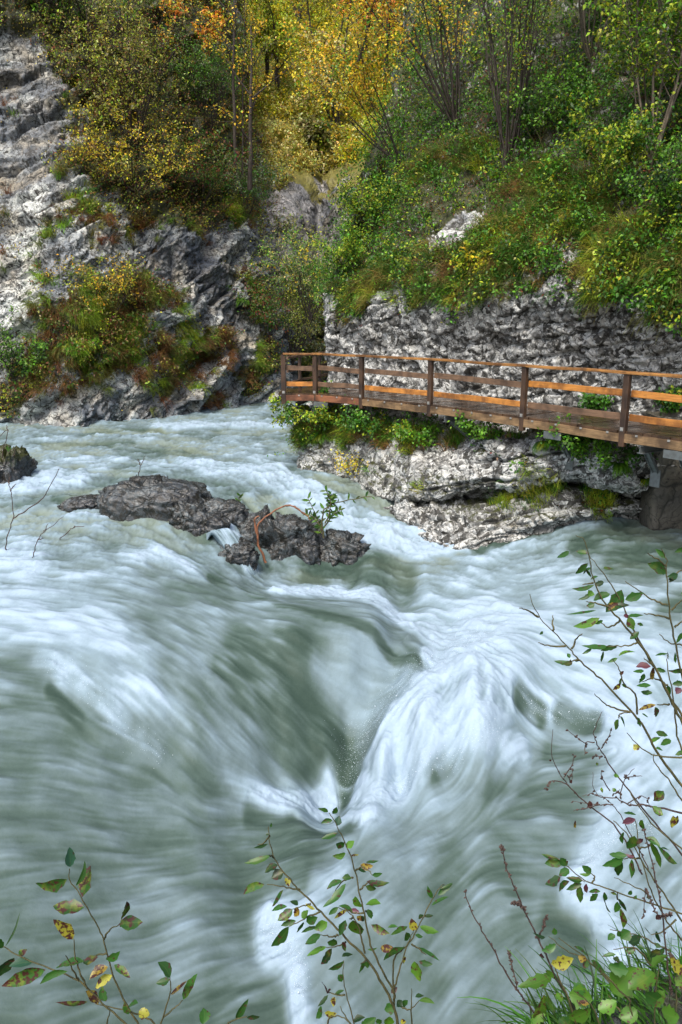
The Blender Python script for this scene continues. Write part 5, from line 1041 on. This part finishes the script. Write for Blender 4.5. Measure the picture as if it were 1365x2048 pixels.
traced('willow_shrub', 'upright shrub with small glossy green leaves at the bottom centre', 'shrub', Z2,
 [{'p': [(960,1400),(945,1278),(915,1165),(850,1040),(770,920),(650,800),(560,700),(470,610),(400,540),(340,465),(280,390),(250,300),(238,200)], 'r': (8, 2)}, [(410,545),(330,530),(230,515)], {'p': [(925,1150),(920,1100),(860,990),(800,850),(765,700),(735,560),(700,400),(660,300),(620,210),(570,125)], 'r': (6, 1.8)},
  {'p': [(925,1180),(920,1000),(935,900),(1010,830),(1050,760),(1120,620),(1175,530),(1200,515)], 'r': (5, 1.6)}, [(925,1100),(960,960),(1000,840),(1030,770)], [(765,890),(740,780),(700,690),(620,640)], [(738,545),(780,510),(830,490)], [(715,440),(760,420),(805,465)], {'p': [(720,1400),(705,1278),(670,1130),(645,1020),(650,930)], 'r': (4, 1.6)},
  [(655,1120),(600,1115),(560,1105)], [(620,795),(575,800),(525,790)], [(660,830),(620,850),(555,860)], [(520,665),(440,700),(350,745)], [(470,620),(440,630),(370,650)], [(700,480),(640,500),(600,560)], [(775,930),(740,950)], [(980,860),(935,900)], [(1020,840),(1060,870),(1100,900)], [(960,1180),(1010,1200),(1060,1150)], [(690,1290),(630,1180)], [(560,1290),(580,1240),(640,1240),(700,1290)], [(1020,1300),(1020,1085)], [(245,250),(215,290),(180,300)], [(270,370),(240,355)], [(770,660),(800,690)],[(760,670),(700,670),(640,640)],[(700,700),(680,705)]],
 [(565,120,515,105,22),(590,130,608,95,32),(588,165,530,180,28),(615,195,625,145,38,'T',0),(615,235,532,265,34),(650,310,610,290,48),(660,310,705,280,38,'L'),(660,345,595,360,34,'L'),(685,360,730,355,14,'Y'),(770,395,835,390,18),(740,410,805,415,38,'O'),(730,435,770,445,24),
  (805,465,858,455,24),(775,500,890,510,44,'G',.7),(770,525,825,540,34),(640,495,565,540,34),(660,510,540,625,44),(690,480,645,480,34),(745,640,715,585,56,'L',0),(770,625,845,620,50,'L',0),(780,650,800,700,34),(620,640,570,680,28),(700,670,630,635,28),(735,665,680,655,30,'P'),(670,650,600,700,22,'Y'),
  (660,710,630,790,48),(700,710,740,780,78,'L',.3),(800,735,895,780,44,'G',.9),(890,750,940,745,22),(250,355,115,390,36),(290,410,225,450,54,'D',.5),(320,450,260,480,60,'D',.4),(330,480,350,525,32,'Y'),(215,515,112,565,48,'G',.5),(235,295,165,315,18,'D'),(240,240,225,245,16,'D'),(250,205,255,180,12),
  (320,545,265,630,50,'G',.8),(340,635,262,660,30),(370,650,295,710,54,'G',.5),(400,630,360,610,44,'D'),(400,640,385,685,38,'O'),(440,620,490,650,22,'Y'),(390,715,312,740,34),(350,745,262,845,54),(420,700,455,660,40,'L'),(430,720,395,770,24),(445,720,500,700,54),(500,745,425,775,24),(560,720,495,755,56,'L',0),
  (525,790,450,840,50),(555,855,455,900,46,'L',0),(585,865,530,945,48,'D',.6),(560,830,610,840,48),(640,830,655,875,28,'G',.9),(850,865,915,860,44,'O'),(780,870,830,862,14),(1000,745,920,785,30),(1030,770,1020,705,54,'Y'),(1065,745,1160,780,50,'L',0),(1135,590,1110,530,28),(1165,575,1240,520,38),(1130,630,1215,585,26),(1175,540,1240,505,18),
  (1075,700,1065,680,34,'D'),(1085,690,1135,685,24,'D'),(1000,820,990,780,44),(1050,860,1158,930,28),(1040,790,1080,800,24),(980,860,870,930,34),(975,910,975,945,32,'Y'),(1035,935,1065,1035,70,'L',.3),(1060,935,1130,950,32),(765,930,735,985,26),(775,935,780,970,32),(640,910,695,900,34,'D'),(650,935,565,990,34),(620,1010,640,1045,42),
  (560,1110,540,1045,32,'K'),(560,1110,580,1090,28,'K'),(600,1115,650,1095,24),(565,1120,515,1180,30,'D'),(600,1130,595,1180,36,'Y'),(530,1180,505,1240,40),(545,1215,605,1220,36,'Y'),(910,1110,940,1080,32,'K'),(930,1190,875,1200,60),(940,1150,965,1180,44,'D'),(900,1235,880,1290,64,'L',0),(1000,1150,975,1190,32),(1040,1130,1085,1120,28,'D'),(1060,1150,1140,1165,28,'L'),(745,1285,820,1245,60),(830,1250,850,1275,40),(960,1270,990,1265,30,'Y'),(720,690,745,710,30,'O'),(760,690,745,715,34,'D'),(700,1270,760,1240,40,'D')],
 2.35, 402, sdef=0.08, auto=0)
traced('willow_shrub', 'tall arching shrub with narrow dark green leaves along the right edge', 'shrub', Z8,
 [{'p': [(1480,1400),(1365,1160),(1300,1030),(1200,830),(1110,690),(1000,560),(920,470),(850,340),(820,190),(790,90),(740,60)], 'r': (7, 1.4)}, {'p': [(1480,1330),(1365,1120),(1290,1000),(1180,790),(1090,640),(1020,480),(960,370),(890,270),(820,180)], 'r': (6.5, 1.4)},
  {'p': [(1420,1100),(1365,880),(1330,700),(1290,500),(1275,330),(1270,200),(1240,140)], 'r': (5.5, 1.6)}, {'p': [(1480,1660),(1365,1530),(1220,1340),(1150,1200),(1050,1080),(960,980),(850,870),(760,790),(700,720),(600,620),(520,530),(470,405)], 'r': (7, 1.4)},
  [(680,710),(580,710),(520,690)], [(715,725),(750,660),(780,640)], [(605,620),(605,530)], [(520,540),(460,500),(410,490)], [(1430,1700),(1365,1620),(1270,1480),(1200,1390),(1200,1340)],
  [(1450,760),(1365,705),(1290,690),(1230,640)], [(1290,550),(1200,525),(1140,520)], [(1280,470),(1200,440),(1130,400),(1030,330)], [(1060,1100),(960,1075),(900,1040),(850,990)], [(1365,1365),(1250,1360),(1150,1330),(1040,1220)], [(1200,830),(1140,780)],
  [(930,480),(860,460),(800,450)], [(1000,560),(930,600),(880,560)], [(1110,690),(1040,710),(925,710)], [(840,340),(780,350)], [(1280,940),(1200,900),(1130,920)], [(1100,1110),(1090,1000),(1020,930),(1000,860),(960,790)], [(990,1130),(1010,1105),(1060,1100)], [(1290,1050),(1215,1055)], [(755,795),(700,800)], [(1290,320),(1340,280),(1420,240)], [(1300,500),(1365,440)], [(1320,600),(1400,540)],[(1430,1500),(1340,1250),(1310,1000),(1280,850),(1275,760)],[(1270,240),(1220,200),(1160,165)]],
 [(700,155,635,190,32),(810,165,745,155,30),(810,225,745,285,38),(830,250,785,285,22),(900,255,955,262,28),(905,335,855,350,34,'D'),(850,350,725,370,26),(835,385,815,415,42,'L'),(830,400,760,435,22),(850,460,805,475,32),(940,405,850,440,50),(1010,380,925,500,74,'G',0),(1030,440,1130,400,50),(860,500,695,520,22),
  (930,500,985,460,34,'O'),(965,465,1050,465,28,'D'),(880,545,735,590,46,'L',.5),(900,560,850,580,24),(1040,540,1130,525,38),(1050,540,1080,610,48,'L',.2),(1100,580,1135,590,18),(1110,625,1060,665,38),(925,710,790,700,36),(835,720,780,755,18),(985,715,890,740,30),(900,740,890,800,34),(1090,745,1000,760,28,'L'),(1185,800,1145,760,38),
  (1180,830,1100,830,44,'P'),(1140,870,1110,920,32),(1190,835,1190,900,44,'O',1),(1215,840,1265,860,26),(1180,940,1100,945,26),(1140,855,1080,860,24),(1190,985,1125,975,34),(1210,1055,1115,1085,28,'O'),(1205,1070,1215,1125,44,'G',.9),(1000,1125,1030,1185,42),(990,1140,970,1198,38,'G',.3),(1130,1110,1160,1125,28),(1100,1130,1115,1180,30),
  (720,810,620,800,32),(720,805,665,820,32,'D'),(705,780,690,755,28),(735,800,755,795,16),(545,622,528,642,16),(1210,1215,1275,1235,34),(1300,1265,1240,1290,40),(1110,1320,1080,1290,38,'Y',.3),(1255,1560,1200,1615,48,'G',.9),(1180,1280,1235,1250,38,'L'),(1210,1310,1250,1320,26),(980,1460,970,1480,32,'L'),(1270,285,1170,230,64,'G',.3),(1340,290,1285,300,38,'D'),(1330,310,1290,335,20,'D'),
  (1265,195,1210,145,30),(1390,145,1330,160,30),(1280,755,1210,770,22),(1285,790,1275,750,34),(1325,810,1322,750,26),(1385,845,1285,855,26),(1390,625,1335,690,28),(1370,930,1310,935,34),(1360,960,1330,990,38,'P'),(1400,400,1360,400,30),(1030,520,1040,545,28,'P'),(1000,880,1020,860,20,'P'),(1000,930,960,965,28,'Y'),(1010,935,1035,955,20,'L'),(1010,900,1000,950,30,'L'),(1280,940,1290,990,28),(985,780,930,805,20),(1400,1330,1330,1350,30),(800,260,830,300,18),(870,300,830,320,22)],
 2.7, 403, sdef=0.12)
traced('bare_twigs', 'thin nearly leafless twigs with a few shrivelled leaves right of centre', 'shrub', Z8,
 [{'p': [(1480,2100),(1340,1908),(1180,1720),(1050,1560),(960,1440),(880,1310),(850,1240),(860,1170),(895,1095)], 'r': (5, 1.2)}, [(850,1275),(770,1270),(690,1200)], [(890,1310),(930,1250),(950,1190)], {'p': [(1130,2050),(1060,1908),(960,1760),(810,1640),(700,1530),(640,1450),(600,1350),(605,1200)], 'r': (4.5, 1.2)},
  [(670,1480),(720,1400),(725,1345)], [(700,1530),(620,1500),(575,1520),(570,1555)], [(1180,2050),(1110,1908),(1000,1700),(930,1620),(850,1560),(840,1450)], {'p': [(1500,1730),(1365,1690),(1150,1645),(1050,1640),(980,1600)], 'r': (6, 2.4)}, [(980,1600),(900,1600),(840,1580),(780,1590)], [(960,1640),(850,1640),(720,1620)], [(880,1640),(800,1660),(725,1680)], [(1000,1600),(1020,1500),(1085,1430)], [(1020,1480),(1130,1475)], [(940,1560),(900,1490),(890,1440)], [(960,1580),(1000,1550)], [(840,1360),(890,1360)], [(690,1470),(715,1510),(720,1440)], [(800,1280),(790,1350)], [(1040,1640),(1100,1600),(1150,1600),(1180,1660)]],
 [(820,1620,830,1665,34,'K'),(735,1735,738,1775,26,'O'),(860,1640,870,1625,18,'K'),(590,1375,592,1388,14,'K'),(572,1545,572,1560,16,'K'),(710,1495,715,1515,14,'K'),(860,1395,870,1410,16,'L'),(970,1545,960,1565,28,'L'),(890,1540,895,1570,20,'L'),(1310,1770,1335,1710,48,'Y'),(1190,1660,1248,1700,40,'G',.9),(1090,1725,1020,1750,32,'P'),(1120,1730,1140,1785,28,'L'),(1020,1690,1090,1700,18)],
 2.9, 404, mat=m_deadtwig, r_px=(3, 1.1), nubs=5)
traced('willow_shrub', 'low branch of oval hanging leaves reaching left over the water at lower right', 'shrub', Z3,
 [{'p': [(1400,740),(1240,685),(1100,640),(900,570),(800,535),(690,450),(640,410),(560,380)], 'r': (4.5, 1.6)}, {'p': [(1450,900),(1365,770),(1250,600),(1130,420),(1050,270),(960,180)], 'r': (5.5, 2)}, {'p': [(1450,980),(1365,880),(1280,780),(1200,630),(1150,500),(1110,340),(1090,180)], 'r': (5, 2)}, {'p': [(1450,430),(1365,350),(1200,210),(1100,80),(1050,0)], 'r': (4.5, 2)}, [(835,545),(850,510),(830,490)], [(700,515),(760,520),(790,540)], [(1120,400),(1060,400),(1020,400)], [(985,640),(985,600)], [(1110,340),(1150,335),(1190,320)], [(1170,640),(1130,590),(965,515)], [(1150,280),(1200,300)], [(1290,940),(1200,900),(1120,860),(1000,830),(940,820)], [(1180,1030),(1090,930),(960,935)], [(1330,760),(1250,830),(1180,850)]],
 [(640,410,545,380,34),(660,430,565,430,64,'G',.5),(690,440,650,400,48),(700,465,645,500,50),(650,510,565,550,54,'D'),(700,535,640,590,40,'G',.6),(780,530,690,515,44),(775,550,690,585,36),(765,560,765,655,50),(800,550,805,600,28,'P'),(830,490,780,445,44),(830,490,765,495,22,'L'),(885,595,820,600,24),(870,610,822,650,34),(905,615,925,715,52),(910,600,915,645,30),
  (980,615,945,605,20),(995,640,1030,715,44),(985,655,970,712,38),(1005,695,1020,800,48,'L',.7),(1050,615,1065,590,26),(1080,640,1095,620,18),(1040,385,940,375,38),(1020,400,905,440,48),(1010,415,990,505,50),(1070,405,1070,508,42),(1085,390,1030,375,20,'P'),(1180,300,1240,435,52,'L',0),(1220,330,1325,425,54),(1240,340,1290,350,20),(1150,280,1230,330,40),(1085,270,1045,340,64),(1100,290,1130,305,46,'P'),
  (1020,245,1015,305,28),(1085,170,1015,195,32,'P'),(1130,175,1140,235,32,'L'),(1310,150,1300,215,50,'Y'),(1190,95,1248,145,40,'L',.7),(1255,10,1200,60,44,'G',.9),(970,850,930,880,40),(985,830,1000,860,30),(1060,830,1010,870,74),(1125,860,1060,895,64,'D'),(1215,830,1225,895,40),(1180,850,1140,810,30),(1090,930,1030,950,40),(1105,920,1135,930,34),(975,965,900,975,24),(1240,940,1180,980,50,'D'),(1200,900,1240,920,28),(1260,930,1240,975,34)],
 2.5, 405, sdef=0.2)
ST = [[(540,1400),(495,1310),(400,1180),(310,1040),(260,940),(190,830),(130,720),(100,640),(92,585)], [(400,1180),(370,1050),(347,945)]]
traced('dead_stalk', 'thin dark dead stalk, left of the three studded stalks at the bottom', 'plant', Z3, [{'p': ST[0], 'r': (5, 2)}, ST[1]], [], 2.2, 406, mat=m_deadtwig, nubs=34, r_px=(3, 2), group='dead seed stalks on the near bank')
traced('dead_stalk', 'tall dark dead stalk with a curled tip and one side twig, middle one of three', 'plant', Z3, [{'p': [(740,1300),(690,1210),(610,1080),(560,960),(500,840),(430,690),(370,550),(330,450),(310,340)], 'r': (5.5, 2.4)}, [(520,880),(550,790),(570,740)], [(440,700),(400,670),(365,662)], [(315,350),(300,335),(306,345)]], [(545,985,540,960,34,'K'),(560,1110,610,1090,20,'K')], 2.2, 407, mat=m_deadtwig, nubs=44, r_px=(3, 1.6), group='dead seed stalks on the near bank')
traced('dead_stalk', 'upright black studded stalk among the leaves near the right edge', 'plant', Z3, [{'p': [(1300,1200),(1290,1110),(1270,960),(1245,690),(1200,490),(1160,310),(1140,230)], 'r': (5.5, 2)}, [(1240,760),(1190,680),(1150,590),(1135,750)], [(1250,740),(1300,730)], [(1320,1000),(1290,960)]], [(1210,735,1225,755,34,'K')], 2.4, 408, mat=m_deadtwig, nubs=40, r_px=(3, 1.6), group='dead seed stalks on the near bank')
traced('nettle', 'broad-leaved yellow-green nettles growing from the bank at the lower right', 'plant', Z3,
 [{'p': [(760,1420),(690,1210),(640,1100),(620,1040)], 'r': (6, 3)}, [(620,1100),(590,1090)], [(900,1450),(860,1320),(800,1230),(730,1180)], [(1100,1450),(1060,1250),(1080,1100)], [(1200,1400),(1210,1200),(1230,1020)], [(1060,1240),(850,1030),(640,870)], [(940,1130),(820,1010),(680,940),(580,860)], [(560,1450),(545,1300)], [(1330,1300),(1330,1050)],[(1000,1300),(930,1200)]],
 [(595,1020,715,985,84,'Y',.35),(600,1085,415,1135,84,'L',0),(610,1100,560,1060,30,'L'),(550,1220,600,1290,90,'L',.2),(660,1240,620,1200,70,'L'),(700,1200,830,1235,130,'L',0),(730,1180,790,1150,80,'G'),(950,1190,1090,1060,180,'L',0),(1200,1070,1060,1150,130,'L',.3),(1190,1040,1270,970,60,'L'),(520,1370,560,1240,80,'L'),(560,1300,480,1370,70,'L',.2),(1290,980,1390,1060,70,'Y',.6),(1050,1060,940,1030,90,'G'),
  (820,985,740,920,44),(830,1000,905,1060,56),(790,970,770,1010,60,'O',.8),(810,1000,790,1045,36),(625,905,545,940,46,'G',0),(620,850,612,810,32,'G',.6),(560,865,490,840,26,'D'),(820,1250,760,1240,34,'O',.8),(870,1290,970,1240,90,'L'),(700,1340,820,1290,90,'L'),(1150,1190,1250,1240,100,'G'),(1330,1080,1400,1160,110,'L'),(1100,1290,1000,1330,100,'L'),(1260,1180,1180,1260,80,'L',.4),(1000,1010,960,990,50,'D'),(1240,1290,1330,1330,110,'L',0),(640,1340,700,1400,80,'G')],
 2.15, 409, serr=1.0)
# bank under the viewer
def bank():
    E_ = [(-4, 0.7, -2.0), (-1, 0.85, -2.0), (0.15, 1.15, -2.0)] + [tuple(at(x, y, Y)) for x, y, Y in ((960,2110,1.95),(1090,2085,2.2),(1190,2040,2.45),(1290,1990,2.6),(1420,1950,2.75),(1700,1900,3.0))]
    E_ = np.array(E_); rows = [E_ * [1.6, 0, 0] + [0, -8, -1.2], E_ * [1.3, 0, 0] + [0, -2, -1.5], E_ * [1, 0.4, 0.55] + [0, 0, -0.95], E_ + [0, -0.25, 0.0], E_, E_ + [0, 0.18, -0.35], E_ + [0, 0.35, -1.6], E_ + [0, 0.9, -4.0], E_ + [0, 1.2, -8]]
    G = dens(np.array(rows), 160, 240); N = normals(G).reshape(-1, 3); P = G.reshape(-1, 3); N *= np.sign(N[:, 2].mean())
    D = P + N * (0.09 * fbm(P * 3, 5) + 0.05 * (worley(P * 3.3)[2] - 0.5))[:, None]
    o = tag(mesh('river_bank', D, gridfaces(160, 240), m_rock_wet, attrs={'moss': np.clip(0.45 + 0.4 * fbm(P * 2, 3), 0, 1), 'strat': np.ones(len(D))}), kind='structure')
    return D
BK = bank(); rs = np.random.RandomState(77)
sel = BK[(BK[:, 1] > 1.2) & (BK[:, 2] > -2.9) & (BK[:, 0] > 0.25)]
scr = (sel[:, 0] / (sel[:, 1] * cp - sel[:, 2] * sp)) * F_PX + 682
sel = sel[(scr > 1080)]; P = sel[rs.choice(len(sel), 260)]
V, Fq, T = blades(P, np.tile([-0.5, 0.35, 0.8], (len(P), 1)), rs, 4, 0.22, 0.009, [G_L, G_M, G_M, G_D, (0.05, 0.13, 0.02)], hang=0.4, nseg=6, scale=2.0, spread=0.03)
tag(mesh('bank_grass', V, Fq, m_grass, attrs={'tint': T}), 'long green grass blades leaning over the near bank at the bottom right', 'grass', kind='stuff')

# drowned twigs and the fallen branch
Z7 = (0, 780, 4.55); Z6 = (0, 900, 1.706)
def depth_of(px, py): return float(hitw(px, py)[1])
traced('drowned_branch', 'tall forked bare branch standing out of the water at the left edge', 'branch', Z7, [[(50,1500),(55,1445),(75,1320),(120,1170),(115,1000),(100,920),(80,860)], [(100,920),(120,880),(148,855)], [(120,1170),(280,1070),(400,970),(450,890),(540,715)], [(80,860),(85,810),(100,780)]], [], depth_of(14, 1100), 420, mat=m_deadtwig, r_px=(2.8, 1.2), Yvar=0.2, group='bare branches sticking out of the river')
traced('drowned_branch', 'shorter forked branch in the water right of the tall one', 'branch', Z7, [[(298,1560),(303,1520),(335,1390),(400,1290),(480,1240),(580,1150)], [(400,1290),(420,1250),(440,1215)], [(350,1360),(395,1350)]], [], depth_of(68, 1115), 421, mat=m_deadtwig, r_px=(2.4, 1.0), Yvar=0.15, group='bare branches sticking out of the river')
traced('drowned_branch', 'small curved twig, rightmost and lowest of the branches in the water', 'branch', Z7, [[(530,1380),(545,1360),(620,1290),(680,1250),(770,1240)], [(680,1250),(675,1235)]], [], depth_of(125, 1080), 422, mat=m_deadtwig, r_px=(2.2, 1.2), Yvar=0.15, group='bare branches sticking out of the river')
YB0 = depth_of(262, 1005)
traced('twig', 'thin forked twig standing on top of the wide midstream boulder', 'twig', Z7, [[(1262,870),(1262,800),(1275,700),(1325,600)], [(1280,680),(1265,650),(1255,625)], [(1250,820),(1245,770)]], [(1215,850,1225,810,50,'Y'),(1240,830,1210,840,40,'O'),(1345,840,1345,800,40,'L'),(1290,830,1310,850,60,'O'),(1400,850,1380,830,40,'Y')], YB0 + 0.3, 423, mat=m_deadtwig, r_px=(2.4, 1.2))
traced('twig', 'thin bent twig on the mossy boulder at the left edge', 'twig', Z7, [[(30,640),(35,540),(75,370),(0,420)], [(75,370),(60,320)], [(130,600),(145,530)]], [(80,560,75,510,40,'L'),(90,540,100,520,30,'G')], depth_of(5, 1000) + 0.4, 424, mat=m_deadtwig, r_px=(2.2, 1.2))
YB1 = depth_of(578, 1128)
traced('fallen_branch', 'red-brown bent branch lying across the grey boulders', 'branch', Z6, [{'p': [(908,385),(885,330),(878,270),(900,235),(975,190),(1030,210),(1060,240)], 'r': (6, 2)}, {'p': [(880,300),(870,240),(885,225)], 'r': (5, 3)}, {'p': [(975,190),(1010,196),(1050,225)], 'r': (3, 2)}], [], YB1 - 0.25, 425, mat=m_redtwig, Yvar=0.0)
traced('sapling', 'small green leafy sapling growing between the two grey boulders', 'shrub', Z6, [{'p': [(1105,300),(1100,250),(1110,200),(1150,180),(1220,165),(1270,160)], 'r': (4, 1.5)}, [(1105,290),(1085,240),(1050,160)], [(1110,250),(1130,190),(1110,130)], [(1100,270),(1070,230),(1045,215)], [(1108,260),(1140,220),(1165,205)], [(1120,200),(1135,150)]], [], YB1 + 0.35, 426, auto=16, auto_len=22, auto_w=8, auto_cols='GGLL', r_px=(3.5, 1.2), Yvar=0.15)
traced('sapling', 'tiny green sprig on the knobbly rock above the cascade', 'plant', Z6, [[(815,200),(815,170),(825,152)]], [], depth_of(480, 1060) + 0.6, 427, auto=7, auto_len=16, auto_w=7, auto_cols='GL', r_px=(2, 1))
print('total script', round(time.time() - T0, 1))
